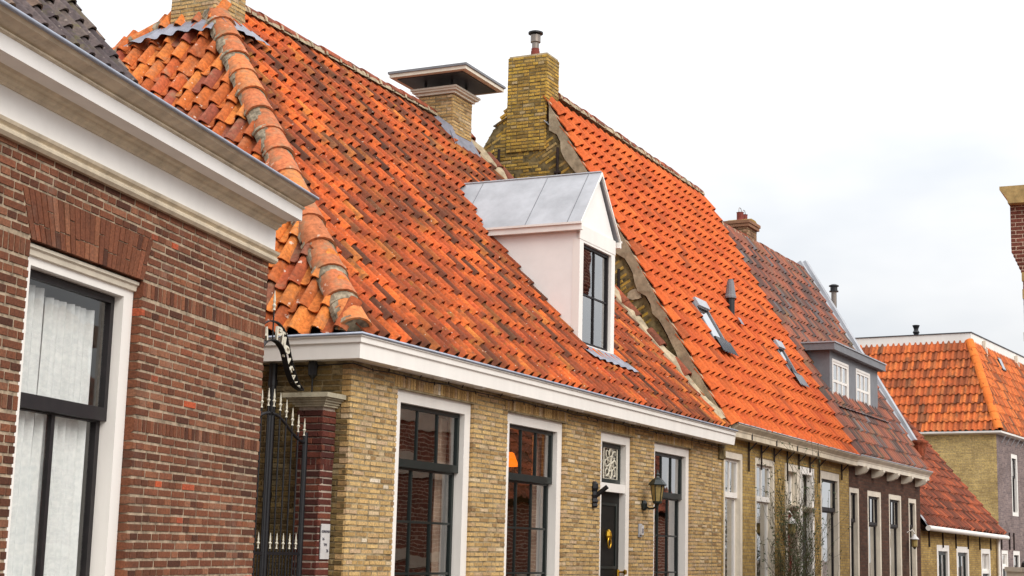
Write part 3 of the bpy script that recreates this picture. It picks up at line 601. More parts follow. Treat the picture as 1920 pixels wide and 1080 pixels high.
for k in range(8):
    a = k*math.pi/4; r_ = .19 if k % 2 == 0 else .22
    lace.tube([lc+Vector((math.cos(a+.35*math.sin(t*3.14))*r_*t, 0, math.sin(a+.35*math.sin(t*3.14))*r_*t)) for t in [j/8 for j in range(9)]], .011, 5)
    lace.tube([lc+Vector((math.cos(a)*r_*.7+.05*math.cos(t), 0, math.sin(a)*r_*.7+.05*math.sin(t))) for t in [j*.7 for j in range(9)]], .009, 5)
for q in (-.22, .22): lace.box(lc.x+q-.012, lc.x+q+.012, .125, .135, lc.z-.2, lc.z+.2); lace.box(lc.x-.22, lc.x+.22, .126, .134, lc.z+q*.9-.012, lc.z+q*.9+.012)
lace.build('lattice_ornament', 'letters', tl)
dl = MB().box(5.915, 6.715, .13, .18, .22, 2.335); dl = dl.build('door', 'door', dw)
for z0, z1 in ((.4, 1.25), (1.4, 2.2)): frame_mb(MB(), 6.02, 6.61, z0, z1, .118, .13, .03).build('door_panel', 'green', dl)
MB().tube([(6.68, .128, 1.25), (6.68, .10, 1.25)], .03, 8).lathe([(.018, -.06), (.02, .0), (.018, .19)], (6.68, .12, 1.2), 8).build('lock_plate', 'brass', dl)
MB().tube([(6.68, .11, 1.36), (6.68, .04, 1.36), (6.68, .035, 1.36), (6.68, .01, 1.36)], [.012, .012, .034, .03], 10).build('door_knob', 'brass', dl)
kn = MB().lathe([(.01, -.06), (.04, -.04), (.05, .0), (.035, .05), (.01, .08)], (6.32, .11, 1.80), 8); kn.tube([(6.32+.05*math.sin(t), .095, 1.72-.065*math.cos(t)) for t in [k*math.pi/8 for k in range(17)]], .012, 6); kn.build('door_knocker', 'brass', dl)
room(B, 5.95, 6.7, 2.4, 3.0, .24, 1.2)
MB().box(5.7, 6.95, -.35, .0, -.2, .22).build('door_step', 'stonecap', B)
# lamp added to give the soft amber glow in the middle window
lp = thing('amber_glow_lamp', FB, 'amber lamp added for the soft glow in the second window of the yellow brick house', 'lamp', (4.38, .55, 2.60))
MB().lathe([(.03, .10), (.05, .09), (.09, -.01), (.11, -.06), (.06, -.065)], n=16).build('lamp_shade', 'bulb', lp); MB().tube([(0, 0, .15), (0, 0, .6)], .006, 5).build('cord', 'iron', lp)
pl_ = bpy.data.lights.new('lamp_glow', 'POINT'); pl_.energy = 9; pl_.color = (1, .55, .18); pl_.shadow_soft_size = .1; pl_ = link(bpy.data.objects.new('lamp_glow', pl_), lp); pl_.location = (0, .16, 0)
# things on the wall of B
ln = thing('wall_lantern', FB, 'black hexagonal wall lantern on the yellow brick wall beside the door', 'lantern', (7.2, 0, 2.2))
MB().tube([(0, 0, .0), (0, -.025, 0)], .05, 10).lathe([(.02, -.06), (.04, -.03), (.045, .03), (.02, .07)], (0, -.02, 0), 8).build('wall_plate', 'green', ln)
MB().tube([(0, -.03, 0), (.0, -.09, -.035), (0, -.15, -.03), (0, -.19, .0), (0, -.2, .03)], .013, 6).build('bracket_arm', 'green', ln)
MB().lathe([(.015, -.06), (.02, -.03), (.06, -.0), (.062, .02)], (0, -.2, .04), 6).build('lantern_base', 'green', ln)
MB().lathe([(.058, .0), (.085, .2)], (0, -.2, .06), 6).build('lantern_glass', 'lampglass', ln)
for k in range(6):
    a = k*math.pi/3; MB().tube([(.058*math.cos(a), -.2+.058*math.sin(a), .06), (.087*math.cos(a), -.2+.087*math.sin(a), .26)], .007, 4).build('lantern_bar', 'green', ln)
MB().lathe([(.115, .0), (.12, .012), (.075, .07), (.03, .10), (.02, .12), (.028, .14), (.015, .16), (.008, .2)], (0, -.2, .26), 6).build('lantern_roof', 'green', ln)
fh = thing('flagpole_holder', FB, 'black iron flagpole holder on the yellow brick wall left of the door', 'bracket', (5.56, 0, 2.12))
MB().lathe([(.03, .0), (.045, .02), (.035, .05), (.05, .07), (.035, .11), (.045, .15), (.035, .19), (.05, .23), (.045, .28), (.02, .31)], (0, -.015, 0), 8).build('wall_plate', 'iron', fh)
MB().tube([(0, -.02, .13), (.02, -.17, .25)], .028, 10).build('socket', 'iron', fh)
npl = thing('house_number_plate', FB, 'small grey house number plate beside the third sash window', 'plate', (7.1, -.0, 1.80))
MB().box(-.05, .05, -.015, .0, 0, .17).build('plate_body', 'zinc', npl); MB().box(-.04, .04, -.045, -.015, .03, .15).build('bell_box', 'plate', npl); text(npl, '8', .09, 'ink', Matrix.Translation((0, -.047, .05)) @ FRONT)
ws = MB(); rnd = random.Random(3); pts = [(-.02+.35*k, -.03+.012*math.sin(k*2.3), 3.185-.02*abs(math.sin(k*1.9))) for k in range(31)]; pts = [(-.05, 1.0, 3.19), (-.04, .4, 3.17)]+pts
sl_ = thing('string_light_cable', FB, 'thin black cable with small bulbs strung under the white box gutter', 'cable'); MB().tube(pts, .006, 5).build('cable', 'iron', sl_)
for k in range(34):
    x = .3+k*.29; MB().tube([(x, -.035, 3.18), (x+rnd.uniform(-.03, .03), -.05, 3.18+rnd.choice((-1, 1))*.035)], .006, 4).build('bulb', 'iron', sl_)

# ================================================================== gate between A and B
pi = thing('gate_pier', FB, 'dark red brick gate pier with moulded stone cap beside the yellow wall', 'pier', (0, 0, 0))
pw_ = MB().box(-.20, -.006, .15, .40, 0, 2.79); pw_.box(-.192, -.006, .158, .392, 0, 2.0); pw_ = pw_.build('pier_shaft', 'mortar_p', pi)
ub = unit_brick('brick_p'); q = []
for z0, z1, e, sd in ((0, 2.28, 0, 61), (2.345, 2.79, .012, 63)):
    q += brick_mats(lay(-.207-e, -.003, z0, z1, .0605, .205, .011, seed=sd, bond='cross'), 'front', .143-e, .03) + brick_mats(lay(.146-e, .41, z0, z1, .0605, .205, .011, seed=sd+1, bond='cross'), 'side', -.207-e, .03)
q += brick_mats(soldiers(-.207, -.003, 2.28, 2.345, .05, .008, 3), 'front', .143, .03) + brick_mats(soldiers(.146, .41, 2.28, 2.345, .05, .008, 4), 'side', -.207, .03)
place(q, pi, pw_, 'brick', 'brickwork', ub, None, 'brick_p', 300)
cp = MB()
for z0, z1, e in ((2.79, 2.81, .02), (2.81, 2.83, .035), (2.83, 2.85, .055), (2.85, 2.865, .075), (2.865, 2.905, .10)): cp.box(-.207-e, -.002+(e if e > .06 else 0)*.0, .143-e, .41+e, z0, z1)
cp.build('pier_cap', 'stonecap', pi)
pl = thing('street_name_plate', FB, 'white plate with faded lettering screwed to the red brick gate pier', 'sign', (-.105, .128, 1.48))
MB().box(-.07, .07, 0, .008, 0, .30).build('plate_body', 'plate', pl)
for s_, x, z in (('KERKPAD', 0, .225), ('16', -.035, .16), ('TM', .0, .11), ('26', .035, .06)): text(pl, s_, .03 if len(s_) > 2 else .036, 'ink', Matrix.Translation((x, -.002, z)) @ FRONT)
GY = .28; GX = -.80
def leaf(sx, label):
    g_ = thing('iron_gate_leaf', FB, label, 'gate', (GX, GY, 0), 'leaves of the iron passage gate')
    W_ = .54; top = lambda t: 2.68-.21*(.5-.5*math.cos(math.pi*min(max(t, 0), 1)))
    MB().tube([(sx*W_, 0, .3), (sx*W_, 0, 2.56)], .024, 8).build('hinge_stile', 'iron', g_); MB().tube([(sx*.02, 0, .3), (sx*.02, 0, 2.66)], .018, 8).build('meeting_stile', 'iron', g_)
    MB().tube([(sx*(.02+(W_-.02)*t), 0, top(t)) for t in [k/10 for k in range(11)]], .014, 6).build('top_rail', 'iron', g_)
    for z in (.35, 1.52): MB().box(min(sx*.02, sx*W_), max(sx*.02, sx*W_), -.012, .012, z-.012, z+.012).build('rail', 'iron', g_)
    for k in range(6):
        t = .04+.92*k/5; x = sx*(.02+(W_-.02)*t); MB().tube([(x, 0, .3), (x, 0, top(t)+.06)], .008, 6).build('bar', 'iron', g_)
        MB().lathe([(.012, 0), (.006, .012), (.006, .03), (.016, .05), (.006, .06), (.009, .08), (.002, .15)], (x, 0, top(t)+.06), 6).build('spike', 'letters', g_)
        if k < 5:
            x2 = x+sx*.045; MB().tube([(x2, 0, .3), (x2, 0, 1.56)], .006, 5).build('bar', 'iron', g_)
            MB().lathe([(.010, 0), (.006, .01), (.006, .03), (.015, .045), (.006, .055), (.008, .07), (.002, .13)], (x2, 0, 1.56), 6).build('spike', 'letters', g_)
leaf(1, 'black iron gate leaf with cream spikes hinged on the red brick pier'); leaf(-1, 'black iron gate leaf mostly hidden behind the brown brick house')
sg = thing('gate_arch_sign', FB, 'curved black iron arch with cream letters over the passage gate', 'sign', (-.83, GY, 0))
lo = [(-.47, 2.91), (-.34, 2.95), (-.24, 3.06), (-.16, 3.21), (-.08, 3.275), (0, 3.29)]; up = [(-.49, 2.92), (-.40, 2.99), (-.30, 3.14), (-.19, 3.36), (-.09, 3.435), (0, 3.45)]
def smooth(p, n=5):
    p = p+[(-x, z) for x, z in p[-2::-1]]; o = []
    for i in range(len(p)-1):
        a, b, c, d = p[max(i-1, 0)], p[i], p[i+1], p[min(i+2, len(p)-1)]
        for k in range(n):
            t = k/n; o.append(tuple(.5*((2*b[j])+(-a[j]+c[j])*t+(2*a[j]-5*b[j]+4*c[j]-d[j])*t*t+(-a[j]+3*b[j]-3*c[j]+d[j])*t**3) for j in (0, 1)))
    return o+[p[-1]]
L_, U_2 = smooth(lo), smooth(up)
for nm, pp in (('lower_band', L_), ('upper_band', U_2)):
    b = MB(); m_ = len(pp); w_ = .028 if nm[0] == 'l' else .016
    b.add([(x, y, z) for y in (-w_, w_) for x, z in pp]+[(x, y, z+.010) for y in (-w_, w_) for x, z in pp], [(i, i+1, m_+i+1, m_+i) for i in range(m_-1)]+[(2*m_+i, 3*m_+i, 3*m_+i+1, 2*m_+i+1) for i in range(m_-1)]+[(i, 2*m_+i, 2*m_+i+1, i+1) for i in range(m_-1)]+[(m_+i, m_+i+1, 3*m_+i+1, 3*m_+i) for i in range(m_-1)]); b.build(nm, 'iron', sg)
letters = 'LHPTIPIEAIS'; idx = [12, 17, 30, 33, 35, 37, 39, 41, 43, 45, 47]
for ch_, i in zip(letters, idx):
    a = Vector((L_[i][0], 0, L_[i][1]+.012)); b = Vector((U_2[i][0], 0, U_2[i][1]-.004)); d = (b-a); h = d.length; d.normalize(); xx = Vector((d.z, 0, -d.x)); n_ = Vector((0, -1, 0))
    text(sg, ch_, h*1.35, 'letters', Matrix(((xx.x, d.x, n_.x, a.x), (xx.y, d.y, n_.y, 0), (xx.z, d.z, n_.z, a.z), (0, 0, 0, 1))), depth=.01)
MB().tube([(0, 0, 3.29), (0, 0, 3.56)], .007, 6).build('finial_rod', 'iron', sg); MB().lathe([(.014, 0), (.008, .02), (.016, .04), (.008, .06), (.012, .08), (.002, .17)], (0, 0, 3.55), 8).build('finial', 'letters', sg)
dp = thing('downpipe', FB, 'black downpipe on the side wall behind the iron gate', 'pipe', (-.07, .78, 0)); MB().tube([(0, 0, .1), (0, 0, 3.2)], .037, 12).build('pipe', 'iron', dp)
for z in (.9, 2.0, 3.0): MB().lathe([(.043, 0), (.043, .05)], (0, 0, z), 12).build('pipe_clip', 'iron', dp)
gl_ = thing('gate_light', FB, 'small black spotlight on a stem standing on the gate pier', 'lamp', (-.07, .36, 2.905))
MB().tube([(0, 0, 0), (0, 0, .16)], .008, 6).build('stem', 'iron', gl_); MB().lathe([(.015, 0), (.04, .03), (.045, .12), (.035, .16), (.01, .17)], (0, 0, .15), 8).build('lamp_head', 'iron', gl_)
# ================================================================== house C : bright orange roof
Cc = thing('orange_roofed_house', FC, 'house with bright new orange roof, two skylights and old brick gable chimney', 'house')
T60 = math.tan(rad(60)); c6, s6 = .5, math.sin(rad(60))
OPC = [(.07, 1.0, .7, 3.14), (1.62, 2.69, .7, 3.14), (3.24, 4.05, .1, 3.14), (4.11, 5.0, .1, 3.16), (5.5, 6.86, .6, 3.15)]
wc = wallmesh(MB(), 0.0, 7.54, .0, .28, -.4, 3.36, OPC).build('wall', 'far_gold', Cc)
gp = [(-.02, 3.0), (-.02, 3.45), (2.70, 8.22), (3.0, 8.5), (3.66, 8.5), (3.86, 8.38), (7.2, 3.0)]
gw = MB().prism(gp, 'x', -.19, .1).build('gable_wall', 'mortar_old', Cc)
def in_gable(y, z): return z < 3.45+(y+.02)*1.757-.32 and z < 8.38-(y-3.86)*1.6-.06 and z > 3.4
tooth = lambda y, z: ((z*1.0) % .62)/.62
def keep_h(y, z):
    df = ((3.45+(y+.02)*1.757)-z)/2.02; db = (8.38-(y-3.86)*1.6-z)/1.9
    return in_gable(y, z) and df > .30+.42*tooth(y, z) and (db > .24 or (y < 3.7 and z < 8.44))
pc = brick_mats(lay(.3, 6.4, 3.5, 8.5, .057, .215, .012, seed=71, rough=.014, keep=keep_h), 'side', -.2, .04)
rnd = random.Random(72); ay = math.atan2(-1, 1.757)                        # braided brick teeth square to the verge
for i in range(100):
    for j in range(6):
        # along the verge i, inward j
        p = Vector((-.02, 3.45))+Vector((.4946, .8691))*(i*.06+.4)+Vector((.8691, -.4946))*(.22+j*.215-(i % 2)*.10)
        y, z = p; 
        if keep_h(y, z) or not in_gable(y, z) or ((3.45+(y+.02)*1.757)-z)/2.02 < .20: continue
        dy, dz = .8691, -.4946; l, h = .203, .048; t = rnd.random(); e = rnd.uniform(0, .014)
        pc.append((Matrix(((0, .04, 0, -.2+e), (-dy*l, 0, .4946*h, y+dy*l/2), (-dz*l, 0, .8691*h, z+dz*l/2), (0, 0, 0, 1))), t))
place(pc, Cc, gw, 'brick', 'brickwork', unit_brick('brick_old'), None, 'brick_old', 300)
cs = MB(); rnd = random.Random(9); E_ = []
for i in range(44):
    s_ = -.05+6.1*i/43; P = Vector((-.12+s_*.5, 3.47+s_*.866)); nn = Vector((-.866, .5)); T = P+nn*(.045+rnd.uniform(-.01, .01)); I = P-nn*(.13+rnd.uniform(-.04, .05)); xo = -.235+rnd.uniform(-.008, .008)
    if I.x > 2.85: I.x = 2.85
    E_.append([(xo+.10, T.x, T.y), (xo-.03, T.x, T.y), (xo, I.x, I.y), (-.16, I.x, I.y)])
for a, b in zip(E_, E_[1:]): cs.add(a+b, [(i, 4+i, 5+i, i+1) for i in range(3)], rnd.random(), False)
cs.build('verge_fillet', 'cement', gw)
rp = MB(); rnd = random.Random(19)
for yy, zz, r_ in ((3.0, 7.3, .36), (3.75, 7.4, .22), (1.35, 5.5, .14)):
    k = 14; ring = [(-.213, yy+r_*(.7+.5*rnd.random())*math.cos(2*math.pi*i/k), zz+r_*.75*(.6+.5*rnd.random())*math.sin(2*math.pi*i/k)) for i in range(k)]
    rp.add([(-.216, yy, zz)]+ring+[(-.18, y, z) for _, y, z in ring], [(0, 1+(i+1) % k, 1+i) for i in range(k)]+[(1+i, 1+(i+1) % k, 1+k+(i+1) % k, 1+k+i) for i in range(k)])
rp.build('render_patches', 'cement', gw)
for y, z0, z1 in ((3.73, 7.5, 8.02), (2.68, 7.42, 7.95), (1.6, 5.3, 5.92)):
    MB().tube([(-.235, y, z0), (-.235, y, z1)], .024, 6).tube([(-.23, y-.05, z0+.12), (-.23, y+.05, z0+.12)], .03, 6).build('wall_anchor', 'rust', gw)
ccm = chimney(Cc, 'chimney', -.22, .25, 2.9, 3.62, 7.95, 9.55, 'brick_old', 'mortar_old', .057, .21, 81, 160)
MB().box(-.2, .23, 2.92, 3.6, 9.54, 9.575).build('chimney_capping', 'cement', ccm)
fp = thing('flue_pipe', FC, 'small metal flue with flat cowl on the tall yellow brick chimney', 'flue', (.02, 3.24, 9.57))
MB().lathe([(.075, 0), (.075, .12), (.068, .13), (.068, .17)], n=14).build('flue_base', 'terracotta', fp); MB().lathe([(.06, .17), (.06, .27), (.085, .28), (.085, .40), (.07, .41)], n=14).build('flue_tube', 'steel', fp)
MB().lathe([(.06, .41), (.125, .425), (.125, .45), (.06, .475)], n=14).build('flue_cowl', 'iron', fp)
fl = MB(); fl.add([(-.26, 2.93, 8.42), (.3, 2.86, 8.60), (.3, 2.70, 8.32), (-.24, 2.80, 8.30)], [(0, 1, 2, 3)]); fl.add([(-.24, 3.6, 8.55), (-.24, 3.86, 8.42), (.1, 3.86, 8.42), (.1, 3.6, 8.55)], [(0, 1, 2, 3)]); fl.build('lead_flashing', 'zinc', ccm)
OC = Vector((0, -.12, 3.47)); VC = Vector((0, c6, s6)); NC = Vector((0, -s6, c6)); SMC = 6.12
roofC = lambda x, s, h=0.: OC+Vector((x, 0, 0))+VC*s+NC*h
def keepC(u, s):
    if s > SMC: return False
    for x0, x1, a, b in ((1.50, 2.18, 1.62, 2.52), (5.75, 6.28, 1.50, 2.34)):
        if x0 < u < x1 and a < s < b: return False
    return True
rc = roof(Cc, 'roof', OC, (1, 0, 0), VC, -.26, 7.3, SMC, .285, .305, 'tile_c', keepC, jit=.006, ang=.008, deck=[(-.2, 0), (7.45, 0), (7.45, 6.2), (-.2, 6.2)], seed=35, lift=.075, hs=1.6)
ridge(Cc, rc, roofC(.25, 6.2)+Vector((0, .03, .12)), roofC(7.4, 6.2)+Vector((0, .03, .06)), .38, .15, .13, 'ridge_old', bed='cement')
MB().add([(0, 2.9, 8.7), (7.45, 2.9, 8.7), (7.45, 6.4, 3.3), (0, 6.4, 3.3)], [(3, 2, 1, 0)]).build('rear_roof', 'tile_c', Cc)
def skylight(x0, x1, s0, s1, nm):
    k = MB()
    def slab(a, b, c, d, h0, h1, mb): 
        v = [roofC(x, s, h) for h in (h0, h1) for s in (c, d) for x in (a, b)]; mb.add(v, [(0, 2, 3, 1), (4, 5, 7, 6), (0, 1, 5, 4), (2, 6, 7, 3), (0, 4, 6, 2), (1, 3, 7, 5)]); return mb
    for a, b, c, d in ((x0, x0+.06, s0, s1), (x1-.06, x1, s0, s1), (x0+.06, x1-.06, s0, s0+.07), (x0+.06, x1-.06, s1-.1, s1)): slab(a, b, c, d, .0, .12, k)
    k = k.build('skylight', 'slategrey', Cc); slab(x0+.06, x1-.06, s0+.07, s1-.1, .09, .1, MB()).build('pane', 'glass', k); slab(x0+.05, x1-.05, s1-.12, s1+.04, .12, .17, MB()).build('top_hood', 'zinc', k)
    slab(x0+.03, x1-.03, s0-.01, s0+.05, .12, .15, MB()).build('lower_hood', 'iron', k); slab(x0+.06, x1-.06, s0, s1, -.02, -.01, MB()).build('backing', 'room', k)
    a = MB(); n = 30; g1 = [roofC(x0-.05+(x1-x0+.1)*i/n, s0-.26, .175+.014*math.sin(i*2*math.pi/5)) for i in range(n+1)]; g2 = [roofC(x0-.02+(x1-x0+.04)*i/n, s0, .165) for i in range(n+1)]
    a.add(g1+g2, [(i, i+1, n+2+i, n+1+i) for i in range(n)], 0, True).build('lead_apron', 'greydoor' if nm else 'slategrey', k); slab(x0-.035, x0-.002, s0, s1, .02, .10, MB()).build('side_flashing', 'zinc', k)
skylight(1.49, 2.16, 1.72, 2.48, 1); skylight(5.74, 6.26, 1.62, 2.32, 0)
vp_ = thing('roof_vent_pipe', FC, 'black and grey vent pipe rising from the bright orange roof', 'vent', roofC(3.83, 2.52))
MB().lathe([(.09, -.15), (.085, .05), (.075, .1), (.075, .42)], n=12).build('pipe', 'iron', vp_); MB().lathe([(.105, .42), (.105, .46), (.095, .47), (.06, .72), (.05, .73), (.05, .76)], n=12).build('pipe_cap', 'slategrey', vp_)
MB().add([roofC(3.76, 2.36, .17)-roofC(3.83, 2.52), roofC(3.92, 2.36, .17)-roofC(3.83, 2.52), roofC(3.91, 2.5, .17)-roofC(3.83, 2.52), roofC(3.76, 2.5, .17)-roofC(3.83, 2.52)], [(0, 1, 2, 3)]).build('lead_slate', 'lead', vp_)
GP = [(.02, 3.345), (-.17, 3.345), (-.17, 3.42), (-.178, 3.425), (-.185, 3.45), (-.215, 3.48), (-.245, 3.51), (-.25, 3.53), (-.02, 3.53)]
MB().prism(GP, 'x', .02, 7.56).build('box_gutter', 'beige', Cc); MB().tube([(.0, -.25, 3.537), (7.56, -.25, 3.537)], .011, 6).build('gutter_lip', 'zinc', Cc)
for x in (1.2, 1.85, 2.55, 3.3, 4.0, 4.7, 5.3, 6.9):
    MB().tube([(x, -.03, 3.34), (x, -.03, 3.34-random.uniform(.2, .5))], .016, 5).tube([(x, -.03, 3.2), (x+.02, -.15, 3.33)], .012, 5).build('gutter_bracket', 'rust', Cc)
for x in (.9, 2.2, 3.4, 4.7): MB().box(x-.012, x+.012, -.185, -.168, 3.345, 3.46).build('gutter_strap', 'iron', Cc)
def simple_window(root, a, b, z0, z1, y, fw, split, ft=None, up=(2, 1), lo=(1, 1), sm='white', fm='white', rail=.045, curt=None, bar=.024, roomd=1.4, meet=.06):
    w = frame_mb(MB(), a, b, z0, z1, y, y+.14, fw, ft).build('window', fm, root)
    if split:
        sash(w, a+fw-.002, b-fw+.002, split, z1-(ft or fw)+.002, y+.05, up[0], up[1], sm, rail, bar, bot=meet)
        sash(w, a+fw-.002, b-fw+.002, z0+fw, split+.02, y+.085, lo[0], lo[1], sm, rail, bar)
    else: sash(w, a+fw-.002, b-fw+.002, z0+fw, z1-(ft or fw)+.002, y+.05, up[0], up[1], sm, rail, bar)
    if curt: curtain(w, a+fw, a+fw+(b-a-2*fw)*curt, z0+.1, split or z1, y+.28, 6, .025)
    room(root, a+.1, b-.1, z0+.05, z1, y+.15, roomd); return w
for i in (0, 1): a, b, c, d = OPC[i]; simple_window(Cc, a, b, c, d, .01, .10, 2.46, .10, (2, 1), (1, 1), sm='white', fm='cream', meet=.08, curt=.4 if i == 0 else .9)
simple_window(Cc, 5.5, 6.86, .6, 3.15, .01, .12, 2.44, .14, (1, 1), (1, 1), sm='darksash', fm='cream', meet=.07)
for a, b, lm, dm in ((3.24, 4.05, 2.95, 'reddoor'), (4.11, 5.0, 3.08, 'greydoor')):
    f = frame_mb(MB(), a, b, .0, 3.14, -.02, .16, .13, .12, .02).build('door_frame', 'cream' if dm == 'reddoor' else 'white', Cc)
    MB().prism([(-.02, 2.38), (-.07, 2.42), (-.09, 2.45), (-.02, 2.46), (.1, 2.46), (.1, 2.38)], 'x', a+.1, b-.1).build('door_cornice', 'cream', f)
    sash(f, a+.128, b-.128, 2.462, 3.022, .08, 1, 1, 'white' if dm == 'reddoor' else 'darksash', .045)
    dd = MB().box(a+.13, b-.13, .09, .13, .02, 2.38).build('door', dm, f)
    for z0, z1 in ((.25, 1.1), (1.25, 2.25)):
        for u in (0, 1): frame_mb(MB(), a+.17+u*.27*(b-a-.26)/.55, a+.17+u*.27*(b-a-.26)/.55+.22*(b-a-.26)/.55, z0, z1, .078, .09, .025).build('door_panel', dm, dd)
    MB().tube([(b-.19, .09, 1.15), (b-.19, .04, 1.15), (b-.26, .04, 1.15)], .012, 6).build('door_handle', 'steel', dd); room(Cc, a+.12, b-.12, 2.4, 3.1, .17, 1)
def cone_lamp(fr, loc, label):
    t = thing('wall_lamp', fr, label, 'lamp', loc)
    MB().tube([(0, 0, .28), (0, -.12, .34), (0, -.16, .28)], .012, 6).build('lamp_arm', 'white', t); MB().lathe([(.10, .0), (.095, .012), (.03, .09), (.012, .11)], (0, -.16, .14), 12).build('lamp_shade', 'plate', t)
    MB().lathe([(.04, -.17), (.062, -.15), (.066, .0)], (0, -.16, .14), 10).build('lamp_glass', 'lampglass', t); MB().lathe([(.015, -.21), (.04, -.17)], (0, -.16, .14), 8).build('lamp_foot', 'iron', t)
cone_lamp(FC, (3.1, 0, 2.0), 'wall lamp with white cone shade beside the red door')
# ================================================================== house D : brown roof with grey dormer
D = thing('brown_brick_house', FD, 'dark brown brick house with mottled brown roof and long grey dormer', 'house')
OPD = [(.03, .74, .6, 2.95), (1.33, 2.4, .6, 2.95), (3.0, 4.08, .6, 2.95), (4.69, 5.42, .6, 2.93)]
wallmesh(MB(), .0, 5.76, .0, .28, -.6, 3.4, OPD).box(5.5, 5.76, .28, 5.6, -.6, 3.4).build('wall', 'far_brown', D)
P5 = rad(59.5); c5, s5 = math.cos(P5), math.sin(P5); t5 = math.tan(P5); OD = Vector((0, -.15, 3.55)); VD = Vector((0, c5, s5)); SMD = 5.45
def keepD(u, s):
    y = -.15+s*c5
    return s < SMD and not (.58 < u < 4.1 and .55 < y < 1.1)
rd = roof(D, 'roof', OD, (1, 0, 0), VD, -.1, 5.5, SMD, .225, .30, 'tile_d', keepD, jit=.006, ang=.012, deck=[(-.1, 0), (5.6, 0), (5.6, 5.5), (-.1, 5.5)], seed=37, lift=.05, hs=1.6)
zd = 3.55+5.5*s5; ridge(D, rd, (-.05, 2.66, zd), (5.5, 2.66, zd), .38, .12, .11, 'ridge_old', bed='cement')
MB().add([(-.1, 2.68, zd-.05), (5.6, 2.68, zd-.05), (5.6, 5.6, 3.3), (-.1, 5.6, 3.3)], [(3, 2, 1, 0)]).build('rear_roof', 'tile_d', D)
GPD = [(y, z+.02) for y, z in GP]
MB().prism(GPD, 'x', .0, 5.95).build('box_gutter', 'cream', D); MB().tube([(-.0, -.25, 3.557), (5.97, -.25, 3.557)], .011, 6).build('gutter_lip', 'zinc', D)
for x in (.45, 1.65, 2.85, 4.05, 5.3): MB().prism([(-.24, 3.363), (-.24, 3.32), (-.19, 3.25), (-.12, 3.22), (-.05, 3.2), (-.001, 3.2), (-.001, 3.363)], 'x', x, x+.14).build('cornice_bracket', 'cream', D)
vz = MB()
for x0, x1, h0, h1 in ((5.56, 5.74, -.02, .10), (5.74, 5.98, -.1, .17)):
    O_ = [OD+Vector((x, 0, 0))+VD*s+Vector((0, -s5, c5))*h for h in (h0, h1) for s in (.75, 5.7) for x in (x0, x1)]; vz.add(O_, [(0, 2, 3, 1), (4, 5, 7, 6), (0, 1, 5, 4), (2, 6, 7, 3), (0, 4, 6, 2), (1, 3, 7, 5)])
vz = vz.build('verge_coping', 'zinc', D); MB().box(5.5, 5.98, 2.6, 3.0, zd+.03, zd+.11).build('coping_top', 'zinc', vz)
MB().add([(5.56, .3, 3.7), (5.98, .3, 3.7), (5.98, 2.7, zd), (5.56, 2.7, zd), (5.98, 5.6, 3.3), (5.56, 5.6, 3.3)], [(1, 2, 4)]).build('end_gable', 'far_brown', D)
MB().lathe([(.07, 0), (.10, .25), (.16, .55), (.20, .62), (.20, .66), (.17, .66), (.15, .60)], (5.72, -.02, 3.58), 10).build('corner_corbel', 'ridge_old', D)
dm = MB()
for x0, x1 in ((.5, .54), (4.11, 4.15)): dm.prism([(.5, 4.5), (.5, 5.66), (1.16, 5.66), (.5, 4.5)][:3], 'x', x0, x1)
dm.box(.54, .66, .5, .56, 4.55, 5.66); dm.box(1.83, 2.4, .5, .56, 4.55, 5.66); dm.box(3.5, 4.11, .5, .56, 4.55, 5.66); dm.box(.66, 1.83, .5, .56, 5.52, 5.66); dm.box(2.4, 3.5, .5, .56, 5.52, 5.66); dm.box(.66, 1.83, .5, .56, 4.55, 4.66); dm.box(2.4, 3.5, .5, .56, 4.55, 4.66)
dm = dm.build('dormer', 'slategrey', D)
MB().box(.36, 4.32, .36, 1.4, 5.66, 5.80).build('dormer_roof', 'slategrey', dm); MB().box(.34, 4.34, .34, 1.4, 5.80, 5.825).build('dormer_roof_edge', 'zinc', dm); MB().box(.45, 4.2, .44, .5, 4.53, 4.6).build('dormer_sill', 'slategrey', dm)
for a, b in ((.66, 1.83), (2.4, 3.5)):
    w = frame_mb(MB(), a, b, 4.66, 5.52, .49, .55, .05).build('window', 'white', dm); sash(w, a+.05, b-.05, 4.71, 5.47, .5, 3, 2, 'white', .05, .05)
room(D, .9, 3.8, 4.75, 5.3, .58, .5)
a = MB(); n = 60; g1 = [OD+Vector((.4+3.9*i/n, 0, 0))+VD*1.05+Vector((0, -s5, c5))*(.15+.014*math.sin(i*2*math.pi/3.7)) for i in range(n+1)]; g2 = [Vector((.4+3.9*i/n, .48, 4.56)) for i in range(n+1)]
a.add(g1+g2, [(i, i+1, n+2+i, n+1+i) for i in range(n)], 0, True).build('lead_apron', 'lead', dm)
cd = chimney(D, 'chimney', 1.5, 2.12, 2.55, 3.03, 7.7, 8.53, 'brick_ch', 'mortar_old', .065, .22, 91, 100)
MB().box(1.46, 2.16, 2.51, 3.07, 8.53, 8.60).box(1.44, 2.18, 2.49, 3.09, 8.60, 8.665).build('chimney_corbel', 'brick_ch', cd); MB().prism([(1.48, 8.665), (2.14, 8.665), (1.95, 8.73), (1.68, 8.73)], 'y', 2.53, 3.05).build('chimney_capping', 'brick_old', cd)
for k, x in enumerate((1.68, 1.93)):
    pt = thing('chimney_pot', FD, ('left' if k == 0 else 'right')+' of two short red chimney pots with wire hoops', 'chimney pot', (x, 2.78, 8.7), 'chimney pots on the small brown chimney'); MB().lathe([(.09, 0), (.075, .03), (.075, .17), (.085, .18)], n=12).build('pot', 'terracotta', pt); MB().tube([(-.08, 0, .18), (-.08, 0, .24), (-.04, 0, .28), (.04, 0, .28), (.08, 0, .24), (.08, 0, .18)], .007, 5).build('hoop', 'steel', pt)
